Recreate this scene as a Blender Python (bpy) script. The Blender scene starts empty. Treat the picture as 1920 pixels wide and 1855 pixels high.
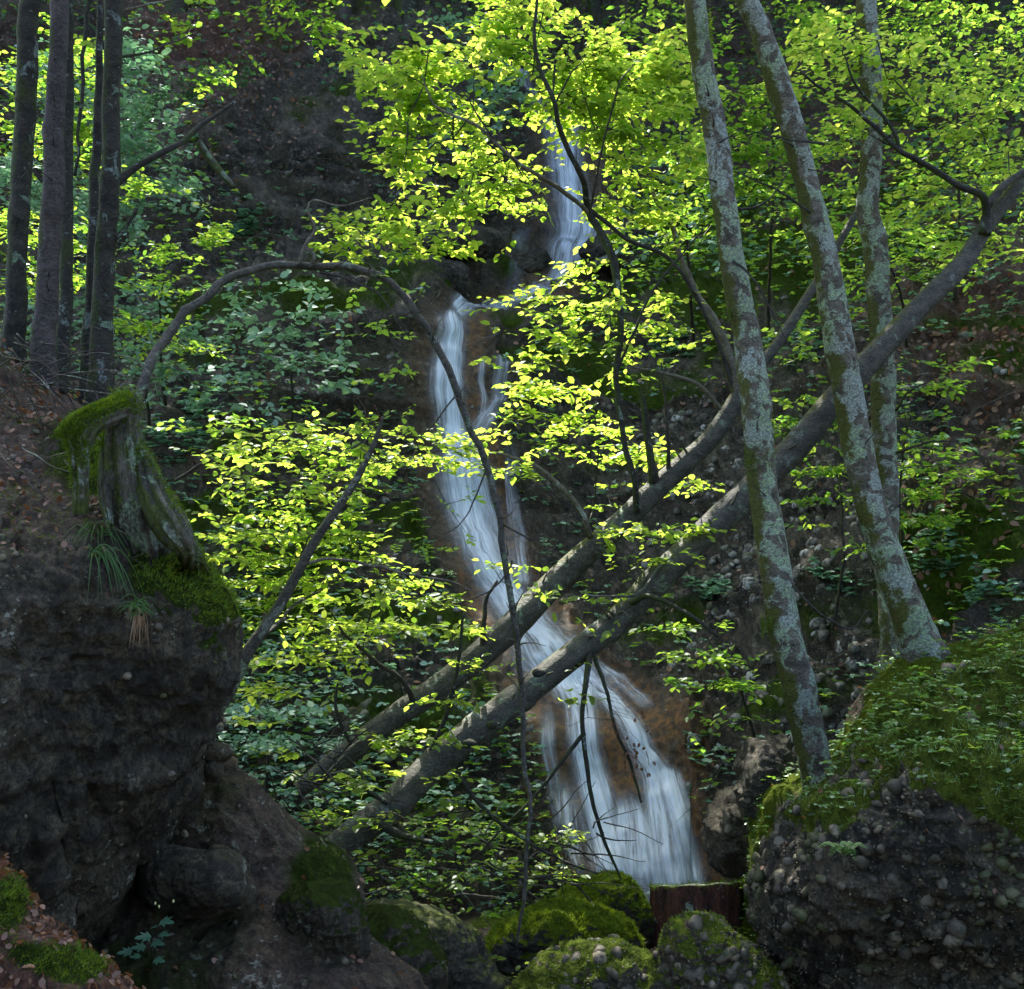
import bpy, math, random
import numpy as np
from mathutils import Vector

# ------------------------------------------------------------------ camera, sky, sun, exposure
S = bpy.context.scene
COL = S.collection
F = 2300.0                      # focal length in photograph pixels (1920 wide)
PITCH = math.radians(6.0)
CAMZ = 1.6
SUN_EL, SUN_AZ, SUN_E = math.radians(57), math.radians(-14), 4.3
SKY = 0.15
EXPOSURE = 1.85

cam_d = bpy.data.cameras.new("camera")
cam = bpy.data.objects.new("camera", cam_d)
COL.objects.link(cam)
cam.location = (0, 0, CAMZ)
cam.rotation_euler = (math.pi / 2 + PITCH, 0, 0)
cam_d.sensor_width = 36
cam_d.lens = 36 * F / 1920
cam_d.clip_end = 500
S.camera = cam

w = bpy.data.worlds.new("World")
S.world = w
w.use_nodes = True
nt = w.node_tree
bg = nt.nodes["Background"]
sky = nt.nodes.new("ShaderNodeTexSky")
sky.sky_type = 'NISHITA'
sky.sun_disc = False
sky.dust_density = 3.5
sky.air_density = .9
sky.sun_elevation = SUN_EL
sky.sun_rotation = SUN_AZ
nt.links.new(sky.outputs[0], bg.inputs[0])
bg.inputs[1].default_value = SKY

sl = bpy.data.lights.new("sun", 'SUN')
sl.energy = SUN_E
sl.angle = math.radians(0.5)
sl.color = (1.0, 0.95, 0.84)
so = bpy.data.objects.new("sun", sl)
COL.objects.link(so)
SV = Vector((math.sin(SUN_AZ) * math.cos(SUN_EL), math.cos(SUN_AZ) * math.cos(SUN_EL), math.sin(SUN_EL)))
so.rotation_euler = SV.to_track_quat('Z', 'Y').to_euler()
S.view_settings.view_transform = 'Standard'
S.view_settings.look = 'None'
S.view_settings.exposure = EXPOSURE
S.view_settings.gamma = 1
S.view_settings.use_curve_mapping = False
S.cycles.max_bounces = 8
S.cycles.transparent_max_bounces = 16
S.cycles.sample_clamp_indirect = 4

# ------------------------------------------------------------------ projection: photo pixel + distance -> place
CP, SP = math.cos(PITCH), math.sin(PITCH)


def P(px, py, d):
    px = np.asarray(px, float); py = np.asarray(py, float); d = np.asarray(d, float)
    xc = (px - 960) / F * d
    yc = (927.5 - py) / F * d
    return np.stack([xc + 0 * yc, d * CP - yc * SP, CAMZ + d * SP + yc * CP + 0 * xc], -1)


# ------------------------------------------------------------------ noise (numpy)
def _hash(ix, iy, iz, s):
    h = (ix * 374761393 + iy * 668265263 + iz * 2147483647 + s * 1274126177) & 0xFFFFFFFF
    h = ((h ^ (h >> 13)) * 1274126177) & 0xFFFFFFFF
    h = ((h ^ (h >> 16)) * 2246822519) & 0xFFFFFFFF
    return ((h ^ (h >> 15)) & 0xFFFFFF) / 16777215.0


def vnoise(p, s=0):
    i = np.floor(p).astype(np.int64)
    f = p - i
    f = f * f * f * (f * (f * 6 - 15) + 10)
    r = 0
    for dx in (0, 1):
        wx = f[..., 0] if dx else 1 - f[..., 0]
        for dy in (0, 1):
            wy = f[..., 1] if dy else 1 - f[..., 1]
            for dz in (0, 1):
                wz = f[..., 2] if dz else 1 - f[..., 2]
                r = r + wx * wy * wz * _hash(i[..., 0] + dx, i[..., 1] + dy, i[..., 2] + dz, s)
    return r * 2 - 1


def fbm(p, freq, octv=4, s=0, gain=0.5, ridge=False):
    a, t, n = 1.0, 0, 0
    q = p * freq
    for o in range(octv):
        v = vnoise(q + 17.3 * o, s + o)
        if ridge:
            v = 1 - 2 * np.abs(v)
        t = t + a * v
        n += a
        a *= gain
        q = q * 2.03
    return t / n


def sstep(a, b, x):
    t = np.clip((x - a) / (b - a), 0, 1)
    return t * t * (3 - 2 * t)


# ------------------------------------------------------------------ mesh helpers
class Acc:
    def __init__(self):
        self.V = []; self.Q = []; self.T = []; self.n = 0; self.A = {}

    def add(self, v, q=None, t=None, **attr):
        v = np.asarray(v, float).reshape(-1, 3)
        if q is not None and len(q): self.Q.append(np.asarray(q, int).reshape(-1, 4) + self.n)
        if t is not None and len(t): self.T.append(np.asarray(t, int).reshape(-1, 3) + self.n)
        self.V.append(v)
        for k, a in attr.items():
            self.A.setdefault(k, []).append(np.broadcast_to(a, (len(v),)).astype(float))
        self.n += len(v)

    def mesh(self, name, mat, smooth=True, loc=None):
        V = np.concatenate(self.V) if self.V else np.zeros((0, 3))
        if loc is not None: V = V - np.asarray(loc)
        Q = np.concatenate(self.Q) if self.Q else np.zeros((0, 4), int)
        T = np.concatenate(self.T) if self.T else np.zeros((0, 3), int)
        me = bpy.data.meshes.new(name)
        me.vertices.add(len(V)); me.vertices.foreach_set('co', V.ravel())
        me.loops.add(Q.size + T.size)
        me.loops.foreach_set('vertex_index', np.concatenate([Q.ravel(), T.ravel()]).astype(np.int32))
        me.polygons.add(len(Q) + len(T))
        st = np.concatenate([np.arange(len(Q)) * 4, Q.size + np.arange(len(T)) * 3]).astype(np.int32)
        me.polygons.foreach_set('loop_start', st)
        me.polygons.foreach_set('use_smooth', np.full(len(st), smooth))
        me.update(calc_edges=True)
        for k, a in self.A.items():
            at = me.attributes.new(k, 'FLOAT', 'POINT')
            at.data.foreach_set('value', np.concatenate(a))
        if mat: me.materials.append(mat)
        return me

    def build(self, name, mat, parent=None, kind=None, smooth=True, loc=None):
        if self.n == 0: return None
        o = bpy.data.objects.new(name, self.mesh(name, mat, smooth, loc))
        COL.objects.link(o)
        if loc is not None: o.location = loc
        if parent is not None:
            o.parent = parent
        if kind: o['kind'] = kind
        return o


def thing(name, label, cat, group=None):
    o = bpy.data.objects.new(name, None)
    COL.objects.link(o)
    o.empty_display_size = .2
    return tag(o, label, cat, group)


def tag(o, label, cat, group=None, kind=None):
    o['label'] = label; o['category'] = cat
    if group: o['group'] = group
    if kind: o['kind'] = kind
    return o


def norm(v):
    return v / np.maximum(np.linalg.norm(v, axis=-1, keepdims=True), 1e-9)


def spline(pts, n):
    """Catmull-Rom through pts (k x m), n samples."""
    p = np.asarray(pts, float)
    k = len(p)
    if k == 2:
        t = np.linspace(0, 1, n)[:, None]
        return p[0] * (1 - t) + p[1] * t
    pp = np.vstack([2 * p[0] - p[1], p, 2 * p[-1] - p[-2]])
    L = np.concatenate([[0], np.cumsum(np.linalg.norm(np.diff(p[:, :2], axis=0), axis=1))])
    u = np.linspace(0, L[-1], n)
    i = np.clip(np.searchsorted(L, u, 'right') - 1, 0, k - 2)
    t = ((u - L[i]) / np.maximum(L[i + 1] - L[i], 1e-9))[:, None]
    a, b, c, d = pp[i], pp[i + 1], pp[i + 2], pp[i + 3]
    return .5 * ((2 * b) + (-a + c) * t + (2 * a - 5 * b + 4 * c - d) * t ** 2 + (-a + 3 * b - 3 * c + d) * t ** 3)


def tube_into(acc, c, r, sides=12, wob=0.0, seed=0, flare=0, cap=True, cross=0.0):
    """c: n x 3 centre line, r: n radii."""
    n = len(c)
    t = norm(np.gradient(c, axis=0))
    ref = np.array([0.13, -1.0, 0.21]) if abs(t[0, 1]) < .8 else np.array([1., 0, .2])
    a = norm(np.cross(t, ref)); b = np.cross(t, a)
    th = np.linspace(0, 2 * math.pi, sides, endpoint=False)
    dirs = a[:, None] * np.cos(th)[None, :, None] + b[:, None] * np.sin(th)[None, :, None]
    rr = np.broadcast_to(r[:, None], (n, sides)).copy()
    if wob:
        q = c[:, None] + dirs * rr[..., None]
        rr *= 1 + wob * (fbm(q, 1.1 / max(r.mean() * 4, .02), 2, seed) + .6 * fbm(q, 1 / max(r.mean(), .01), 3, seed + 5))
    if flare:
        s = np.linspace(0, 1, n)
        fl = np.exp(-s * n / 7.0)[:, None]
        rr *= 1 + fl * flare * (.7 + .6 * np.cos(th * 4 + seed)[None] + .25 * np.cos(th * 7)[None])
    if sides >= 20 and n > 30:
        rk = np.random.default_rng(seed + 5)
        for _ in range(int(n / 9)):
            i0 = rk.integers(4, n - 2); t0 = rk.uniform(0, 6.28); am = rk.uniform(.08, .26)
            dt_ = (th - t0 + math.pi) % (2 * math.pi) - math.pi
            g2 = ((np.arange(n)[:, None] - i0) / rk.uniform(.8, 2.0)) ** 2 + (dt_[None] / .42) ** 2
            rr *= 1 + am * np.exp(-g2) - am * .7 * np.exp(-g2 * 9)
    v = c[:, None] + dirs * rr[..., None]
    idx = np.arange(n * sides).reshape(n, sides)
    q = np.stack([idx[:-1], np.roll(idx, -1, 1)[:-1], np.roll(idx, -1, 1)[1:], idx[1:]], -1).reshape(-1, 4)
    tr = []
    V = v.reshape(-1, 3)
    if cap:
        V = np.vstack([V, c[0], c[-1]])
        for k in range(sides):
            tr.append((n * sides, idx[0, (k + 1) % sides], idx[0, k]))
            tr.append((n * sides + 1, idx[-1, k], idx[-1, (k + 1) % sides]))
    acc.add(V, q, tr)


def path(pts, wpx, n=None, jit=0.0, seed=0):
    """pts: (px,py,d) ; wpx: width in photo pixels per point or (start,end). -> centres, radii"""
    p = np.asarray(pts, float)
    wv = np.asarray(wpx, float)
    if len(wv) != len(p): wv = np.interp(np.linspace(0, 1, len(p)), np.linspace(0, 1, len(wv)), wv)
    q = np.column_stack([p, wv])
    if n is None:
        n = int(max(6, np.sum(np.linalg.norm(np.diff(p[:, :2], axis=0), axis=1)) / 9))
    s = spline(q, n)
    c = P(s[:, 0], s[:, 1], s[:, 2])
    if jit:
        f = np.stack([fbm(c, 3.5, 3, seed + k) for k in (1, 2, 3)], -1)
        c = c + f * jit * sstep(0, .05, np.linspace(0, 1, n))[:, None]
    return c, s[:, 3] / F * s[:, 2] / 2


def tube(name, pts, wpx, mat, parent, sides=12, wob=.06, seed=0, jit=0, flare=0):
    c, r = path(pts, wpx, jit=jit, seed=seed)
    a = Acc(); tube_into(a, c, r, sides, wob, seed, flare)
    return a.build(name, mat, parent), c, r


# ------------------------------------------------------------------ materials
def mat_new(name):
    m = bpy.data.materials.new(name)
    m.use_nodes = True
    m.node_tree.nodes.clear()
    return m, m.node_tree


class N:
    """tiny node builder"""
    def __init__(self, nt): self.nt = nt
    def node(self, t, **kw):
        n = self.nt.nodes.new('ShaderNode' + t)
        for k, v in kw.items(): setattr(n, k, v)
        return n
    def put(self, sock, v):
        if v is None: return
        if isinstance(v, bpy.types.NodeSocket): self.nt.links.new(v, sock)
        elif hasattr(sock.default_value, '__len__') and not hasattr(v, '__len__'): sock.default_value = [v] * len(sock.default_value)
        else: sock.default_value = (tuple(v) + (1,)) if hasattr(v, '__len__') and len(v) == 3 and len(sock.default_value) == 4 else v
    def pos(self): return self.node('NewGeometry').outputs['Position']
    def noise(self, scale, det=4, rough=.55, vec=None, dist=0):
        n = self.node('TexNoise'); n.inputs['Scale'].default_value = scale
        n.inputs['Detail'].default_value = det; n.inputs['Roughness'].default_value = rough
        n.inputs['Distortion'].default_value = dist
        self.put(n.inputs['Vector'], vec if vec is not None else self.pos())
        return n.outputs['Fac']
    def voro(self, scale, feat='F1', vec=None, out='Distance'):
        n = self.node('TexVoronoi', feature=feat); n.inputs['Scale'].default_value = scale
        self.put(n.inputs['Vector'], vec if vec is not None else self.pos())
        return n.outputs[out]
    def ramp(self, f, a, b, lo=0., hi=1.):
        n = self.node('MapRange', interpolation_type='SMOOTHSTEP')
        self.put(n.inputs[0], f); n.inputs[1].default_value = a; n.inputs[2].default_value = b
        n.inputs[3].default_value = lo; n.inputs[4].default_value = hi
        return n.outputs[0]
    def mix(self, f, a, b):
        n = self.node('MixRGB'); self.put(n.inputs[0], f); self.put(n.inputs[1], a); self.put(n.inputs[2], b)
        return n.outputs[0]
    def mul(self, a, b, op='MULTIPLY'):
        n = self.node('Math', operation=op); self.put(n.inputs[0], a); self.put(n.inputs[1], b)
        return n.outputs[0]
    def attr(self, name):
        return self.node('Attribute', attribute_name=name).outputs['Fac']
    def nz(self):
        s = self.node('SeparateXYZ'); self.nt.links.new(self.node('NewGeometry').outputs['Normal'], s.inputs[0])
        return s.outputs[2]
    def bump(self, h, strength, dist, nrm=None):
        n = self.node('Bump'); n.inputs['Strength'].default_value = strength; n.inputs['Distance'].default_value = dist
        self.put(n.inputs['Height'], h)
        if nrm is not None: self.nt.links.new(nrm, n.inputs['Normal'])
        return n.outputs[0]
    def principled(self, color, rough, nrm=None, spec=.5, **kw):
        n = self.node('BsdfPrincipled'); self.put(n.inputs['Base Color'], color); self.put(n.inputs['Roughness'], rough)
        self.put(n.inputs['Specular IOR Level'], spec)
        if nrm is not None: self.nt.links.new(nrm, n.inputs['Normal'])
        for k, v in kw.items(): self.put(n.inputs[k], v)
        return n.outputs[0]
    def out(self, sh):
        o = self.node('OutputMaterial'); self.nt.links.new(sh, o.inputs[0])


def rock_mat(name, dark, mid, light, pebble=0.5, wet=.5, mossc=(.075, .13, .012), lichen=0.0, pscale=9, litter=(.20, .088, .055)):
    m, t = mat_new(name); g = N(t)
    big = g.ramp(g.noise(1.3, 5), .42, .6)
    fine = g.ramp(g.noise(11, 8, .75), .44, .62)
    col = g.mix(big, dark, mid)
    col = g.mix(g.mul(fine, .55), col, light)
    gr = g.noise(48, 8, .85)
    hv = g.node('HueSaturation'); g.put(hv.inputs['Color'], col); g.put(hv.inputs['Value'], g.ramp(gr, .41, .59, .3, 1.75)); col = hv.outputs[0]
    v1 = g.voro(pscale); vc = g.voro(pscale, out='Color')
    hsv = g.node('SeparateColor'); t.links.new(vc, hsv.inputs[0])
    pm = g.mul(g.ramp(v1, .42, .3), g.ramp(hsv.outputs[0], .45, .8))
    pm = g.mul(pm, g.ramp(g.noise(1.9, 3), .4, .6))
    pcol = g.mix(hsv.outputs[1], (.22, .17, .11), (.33, .33, .32))
    col = g.mix(g.mul(pm, pebble), col, pcol)
    v2 = g.voro(pscale * 4.3); vc2 = g.voro(pscale * 4.3, out='Color')
    s2 = g.node('SeparateColor'); t.links.new(vc2, s2.inputs[0])
    sp = g.mul(g.ramp(v2, .4, .2), g.ramp(s2.outputs[0], .6, .9))
    col = g.mix(g.mul(sp, pebble * .8), col, (.3, .3, .29))
    if lichen:
        li = g.mul(g.ramp(g.noise(13, 7, .8), .585, .61), g.ramp(g.noise(1.3, 3), .46, .54))
        col = g.mix(g.mul(li, lichen), col, (.45, .52, .5))
    tn = g.node('MixRGB', blend_type='MULTIPLY'); tn.inputs[0].default_value = 1; g.put(tn.inputs[1], col); tn.inputs[2].default_value = (1.06, 1.0, .82, 1); col = tn.outputs[0]
    # ochre algae and leaf litter and moss come from where they sit on the rock
    oc = g.mul(g.attr('ochre'), g.ramp(g.noise(5, 6, .7), .25, .6))
    col = g.mix(oc, col, g.mix(g.ramp(g.noise(9, 7, .75), .3, .65), (.46, .22, .055), (.075, .05, .036)))
    lt = g.mul(g.attr('litter'), g.ramp(g.noise(9, 6, .8), .25, .55))
    ltc = g.mix(g.ramp(g.noise(30, 4, .8), .35, .65), (.03, .018, .012), litter)
    col = g.mix(lt, col, ltc)
    ms = g.ramp(g.mul(g.attr('moss'), g.mul(g.noise(6, 7, .75), .9, 'ADD'), 'MULTIPLY'), .45, .75)
    mc = g.mix(g.ramp(g.noise(22, 5, .8), .3, .7), tuple(c * .35 for c in mossc), mossc)
    col = g.mix(ms, col, mc)
    h = g.mul(g.noise(20, 10, .75), g.mul(v1, -.5 * pebble), 'ADD')
    b = g.bump(g.mul(h, g.noise(7, 8, .8), 'ADD'), 1.0, .09)
    b = g.bump(g.noise(70, 6, .8), .8, .02, b)
    rough = g.mix(ms, g.mix(g.ramp(g.noise(2.5, 3), .4, .6), .75 - .35 * wet, .85), .95)
    g.out(g.principled(col, rough, b, g.mix(ms, .5, .1)))
    return m


def bark_mat(name, base, dark, lichen_amt=.5, moss_amt=.4, lichen=(.36, .42, .36), mossc=(.11, .12, .015), gloss=.7, lsc=5, band=True):
    m, t = mat_new(name); g = N(t)
    pv = g.pos()
    mp = g.node('Mapping'); mp.inputs['Scale'].default_value = (1, 1, 1.6 if band else .35); t.links.new(pv, mp.inputs[0])
    n1 = g.noise(9, 6, .7, mp.outputs[0])
    col = g.mix(g.ramp(n1, .35, .65), dark, base)
    if lichen_amt:
        l1 = g.noise(lsc, 7, .62, dist=.6)
        thr = .62 - .22 * lichen_amt
        lm = g.ramp(l1, thr, thr + .035)
        lm = g.mul(lm, g.ramp(g.noise(38, 4, .7), .32, .46))
        lc = g.mix(g.ramp(g.noise(2.3, 2), .4, .6), lichen, (lichen[0] * .85, lichen[1] * 1.05, lichen[2] * .62))
        lc = g.mix(g.ramp(g.noise(60, 3), .4, .6), lc, tuple(c * .6 for c in lichen))
        col = g.mix(g.mul(lm, .9), col, lc)
        sp = g.ramp(g.voro(30), .16, .1)
        col = g.mix(g.mul(g.mul(sp, g.ramp(g.noise(3, 2), .45, .6)), .8), col, lichen)
    if moss_amt:
        sx = g.node('SeparateXYZ'); t.links.new(g.node('NewGeometry').outputs['Normal'], sx.inputs[0])
        side = g.ramp(sx.outputs[0], .2, -.9)
        mm = g.mul(g.mul(side, .26), g.mul(g.noise(2.6, 5, .65), g.mul(g.noise(15, 6, .85), .42), 'ADD'), 'ADD')
        mm = g.ramp(mm, 1.0 - .32 * moss_amt, 1.1 - .32 * moss_amt)
        col = g.mix(mm, col, g.mix(g.noise(40, 3), tuple(c * .3 for c in mossc), mossc))
    gr = g.noise(55, 8, .85, mp.outputs[0])
    hv = g.node('HueSaturation'); g.put(hv.inputs['Color'], col); g.put(hv.inputs['Value'], g.ramp(gr, .4, .6, .5, 1.4)); col = hv.outputs[0]
    b = g.bump(g.noise(26, 8, .7, mp.outputs[0]), .8, .03)
    b = g.bump(n1, .5, .03, b)
    g.out(g.principled(col, gloss, b, .35))
    return m


def leaf_mat(name, dif, dif2, tr, tr2, tw=.55, gl=.10, rough=.4):
    m, t = mat_new(name); g = N(t)
    tn = g.attr('tint')
    cd = g.mix(tn, dif, dif2); ct = g.mix(tn, tr, tr2)
    fine = g.ramp(g.noise(2.2, 2), .3, .7, .8, 1.15)
    hs = g.node('HueSaturation'); g.put(hs.inputs['Color'], ct); g.put(hs.inputs['Value'], fine)
    d = g.node('BsdfDiffuse'); g.put(d.inputs[0], cd)
    tl = g.node('BsdfTranslucent'); g.put(tl.inputs[0], hs.outputs[0])
    gs = g.node('BsdfGlossy'); gs.inputs['Roughness'].default_value = rough; g.put(gs.inputs[0], (.9, .95, 1))
    m1 = g.node('MixShader'); m1.inputs[0].default_value = tw
    t.links.new(d.outputs[0], m1.inputs[1]); t.links.new(tl.outputs[0], m1.inputs[2])
    m2 = g.node('MixShader'); m2.inputs[0].default_value = gl
    t.links.new(m1.outputs[0], m2.inputs[1]); t.links.new(gs.outputs[0], m2.inputs[2])
    g.out(m2.outputs[0])
    return m


M = {}
M['leaf_sun'] = leaf_mat('young_beech_leaf', (.06, .14, .014), (.15, .22, .02), (.34, .62, .05), (.74, .84, .12), .64, .035)
M['leaf_green'] = leaf_mat('green_leaf', (.05, .14, .012), (.13, .21, .018), (.24, .56, .05), (.54, .72, .08), .52, .045)
M['leaf_teal'] = leaf_mat('matte_leaf', (.10, .25, .14), (.17, .34, .21), (.16, .42, .18), (.28, .50, .24), .32, .12, .6)
M['leaf_dry'] = leaf_mat('dry_leaf', (.10, .045, .024), (.23, .12, .065), (.25, .1, .03), (.3, .14, .05), .25, .04)
M['leaf_small'] = leaf_mat('ground_leaf', (.07, .17, .035), (.13, .25, .05), (.18, .38, .04), (.28, .48, .06), .35, .1)
M['needle'] = leaf_mat('needle', (.02, .055, .03), (.035, .08, .04), (.04, .12, .05), (.06, .15, .05), .25, .05)
M['moss'] = leaf_mat('moss_tuft', (.06, .12, .012), (.13, .20, .02), (.10, .2, .01), (.2, .3, .01), .3, .01)
M['moss_mid'] = leaf_mat('moss_mid_tuft', (.08, .14, .018), (.19, .24, .04), (.14, .24, .02), (.24, .32, .03), .3, .02)
M['moss_bright'] = leaf_mat('bright_moss_tuft', (.13, .20, .015), (.2, .27, .02), (.2, .3, .01), (.3, .4, .01), .3, .01)
M['grass'] = leaf_mat('sedge_blade', (.03, .085, .012), (.055, .13, .02), (.1, .25, .03), (.14, .3, .04), .35, .025)
M['straw'] = leaf_mat('dead_blade', (.2, .12, .06), (.26, .17, .09), (.2, .12, .05), (.2, .12, .05), .2, .02)
M['rock_back'] = rock_mat('gorge_rock', (.015, .0145, .0125), (.058, .05, .039), (.15, .135, .11), .6, .6)
M['rock_left'] = rock_mat('dark_sandstone', (.021, .0185, .013), (.068, .057, .039), (.14, .125, .09), .2, .3, lichen=.85, pscale=20, mossc=(.05, .08, .012))
M['rock_cong'] = rock_mat('conglomerate', (.018, .017, .013), (.065, .055, .038), (.15, .13, .09), .75, .35, mossc=(.12, .165, .02))
M['rock_moss'] = rock_mat('mossy_stone', (.03, .028, .022), (.08, .07, .055), (.13, .12, .1), .35, .2, mossc=(.15, .21, .015))
M['bark_beech'] = bark_mat('lichen_beech_bark', (.165, .148, .108), (.06, .052, .036), .70, .4, lsc=6.5)
M['bark_log'] = bark_mat('smooth_grey_bark', (.095, .093, .072), (.045, .044, .034), .2, .25, lichen=(.2, .24, .2), lsc=7, gloss=.6)
M['bark_dark'] = bark_mat('dark_bark', (.045, .042, .03), (.016, .016, .012), .12, .7, lichen=(.2, .26, .24), mossc=(.05, .075, .01), lsc=8)
M['bark_purple'] = bark_mat('spruce_bark', (.085, .07, .065), (.04, .034, .032), .1, .35, lichen=(.16, .16, .15), mossc=(.06, .085, .01))
M['twig'] = bark_mat('twig_bark', (.05, .045, .035), (.02, .018, .014), 0, .3, gloss=.6)
M['twig_pale'] = bark_mat('pale_twig_bark', (.17, .15, .11), (.09, .075, .055), .2, .3, gloss=.6)
M['wood_old'] = bark_mat('weathered_wood', (.13, .125, .10), (.03, .028, .02), .45, .95, lichen=(.24, .3, .25), mossc=(.07, .10, .01), band=False)
M['bark_lean'] = bark_mat('mossy_brown_bark', (.085, .078, .055), (.035, .032, .022), .2, .6, lichen=(.2, .22, .17), mossc=(.08, .10, .015))
M['wood_red'] = bark_mat('rotten_red_wood', (.12, .045, .028), (.03, .013, .01), .05, 0, band=False)

# ------------------------------------------------------------------ the gorge wall (one loft, its control net is the shape of the gorge)
GX = np.array([-1200, -600, -200, 100, 350, 600, 800, 950, 1100, 1300, 1500, 1700, 1920, 2300, 2800], float)
GY = np.array([-110, 100, 300, 450, 550, 620, 750, 950, 1100, 1250, 1400, 1700, 1960], float)
GD = np.array([
    [33, 32, 31, 30, 29, 29, 29, 30, 31, 30, 28, 27, 26, 24, 22],
    [31, 30, 29, 28, 25.5, 26, 26, 28, 29, 28, 26, 25, 23, 21, 19],
    [29, 28, 27, 26, 23, 23.5, 24, 26, 26.5, 26, 24, 22.5, 21, 18, 16],
    [27, 26, 25, 24.5, 22, 22.5, 23.2, 25, 25.5, 24, 22, 20, 18.5, 16, 14],
    [25, 25, 24, 23, 21.3, 20.8, 21.3, 23.5, 24.0, 22, 20, 18, 16.5, 15, 13],
    [24, 24, 23, 22, 20.3, 19.8, 19.9, 20.6, 21.5, 20.5, 18.5, 16.5, 15.5, 14, 12],
    [22, 22, 21, 20.5, 19, 18.7, 19.2, 19.6, 19.5, 18.5, 17, 15.5, 14.2, 13, 11],
    [19, 19, 19, 18.5, 17.4, 17.5, 18.5, 18.6, 17.8, 16.8, 15.5, 14, 12.7, 11.5, 10],
    [17, 17, 17, 16.5, 16, 16.2, 16.8, 17, 16.6, 15.5, 14.3, 13, 11.8, 10.8, 9],
    [15, 15, 15, 15, 14.7, 14.8, 15, 15.2, 15.2, 14.4, 13.3, 12.2, 11, 10, 8.5],
    [13.6, 13.6, 13.6, 13.6, 13.4, 13.5, 13.6, 13.8, 13.6, 13.3, 12.5, 11.6, 10.5, 9.6, 8],
    [11.8, 11.8, 11.8, 12, 12, 12, 12.2, 12.2, 12.4, 12.2, 11.5, 11, 10.2, 9.2, 7.8],
    [10.4, 10.4, 10.4, 10.4, 10.4, 10.4, 10.5, 10.6, 10.8, 10.8, 10.4, 10, 9.4, 8.6, 7.4]])


def depth(px, py):
    """smooth interpolation of the control net"""
    px = np.asarray(px, float); py = np.asarray(py, float)
    def w(G, x):
        i = np.clip(np.searchsorted(G, x, 'right') - 1, 0, len(G) - 2)
        t = np.clip((x - G[i]) / (G[i + 1] - G[i]), 0, 1)
        return i, t * t * (3 - 2 * t) * .55 + t * .45
    i, tx = w(GX, px); j, ty = w(GY, py)
    return (GD[j, i] * (1 - tx) + GD[j, i + 1] * tx) * (1 - ty) + (GD[j + 1, i] * (1 - tx) + GD[j + 1, i + 1] * tx) * ty


# water course: left/right edges down the wall (photo pixels)
WATER = {
    'upper': [(1035, 1075, 215), (1030, 1092, 300), (1037, 1105, 380), (1030, 1140, 430), (1022, 1120, 470), (1030, 1085, 510), (1000, 1050, 548)],
    'pool': [(1010, 1060, 543), (930, 975, 566), (850, 905, 590), (826, 866, 606)],
    'middle': [(826, 868, 600), (812, 862, 660), (806, 866, 720), (818, 868, 790), (820, 880, 840), (818, 915, 900), (822, 930, 950), (840, 945, 1010), (868, 965, 1075), (905, 1015, 1140), (935, 1065, 1200), (960, 1130, 1260), (1000, 1190, 1320)],
    'lower': [(985, 1190, 1300), (1030, 1235, 1370), (1062, 1255, 1450), (1080, 1280, 1530), (1098, 1305, 1610), (1120, 1330, 1700)],
}


def watermask(px, py):
    m = np.zeros(np.shape(px))
    for k, rows in WATER.items():
        r = np.array(rows, float)
        if k == 'pool':
            for i in range(len(r) - 1):
                for t in np.linspace(0, 1, 8):
                    q = r[i] * (1 - t) + r[i + 1] * t
                    m = np.maximum(m, np.exp(-(((px - (q[0] + q[1]) / 2) / 60) ** 2 + ((py - q[2]) / 25) ** 2)))
            continue
        a = np.interp(py, r[:, 2], r[:, 0]); b = np.interp(py, r[:, 2], r[:, 1])
        inside = sstep(r[0, 2] - 40, r[0, 2], py) * sstep(r[-1, 2] + 40, r[-1, 2], py)
        dd = np.maximum(a - px, px - b)
        m = np.maximum(m, inside * sstep(80, 0, dd))
    return m


def wall_points(px, py, rough=1.0):
    d = depth(px, py)
    p = P(px, py, d)
    e = 6.0
    dx = P(px + e, py, depth(px + e, py)) - P(px - e, py, depth(px - e, py))
    dy = P(px, py - e, depth(px, py - e)) - P(px, py + e, depth(px, py + e))
    n = norm(np.cross(dx, dy))
    wm = watermask(px, py)
    smooth_ = 1 - .75 * wm
    big = fbm(p, .45, 2, 3) * .55 * (1 - .6 * wm)
    mid = fbm(p, 1.5, 3, 9, ridge=True) * .22 * smooth_
    warp = p[..., 2] * 1.9 + .35 * p[..., 0] + 1.2 * fbm(p, .5, 2, 40)
    st = warp - np.floor(warp)
    strata = (sstep(0, .75, st) - st) * .45 * sstep(1250, 1050, px) * smooth_
    fine = rough * smooth_ * (fbm(p, 4.5, 3, 21, ridge=True) * .12 + fbm(p, 14, 3, 31, ridge=True) * .035)
    h = big + mid + strata + fine
    return p + n * h[..., None], n, wm, h


# fine grid inside the view, coarse outside
pxs = np.unique(np.concatenate([np.arange(-1200, -100, 14), np.arange(-100, 2020, 4.9), np.arange(2020, 2801, 14)]))
pys = np.unique(np.concatenate([np.arange(-110, -20, 9), np.arange(-20, 1900, 5.0), np.arange(1900, 1961, 10)]))
GPX, GPY = np.meshgrid(pxs, pys)
TP, TN, TW, TH = wall_points(GPX, GPY)
nr, nc = GPX.shape
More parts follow.
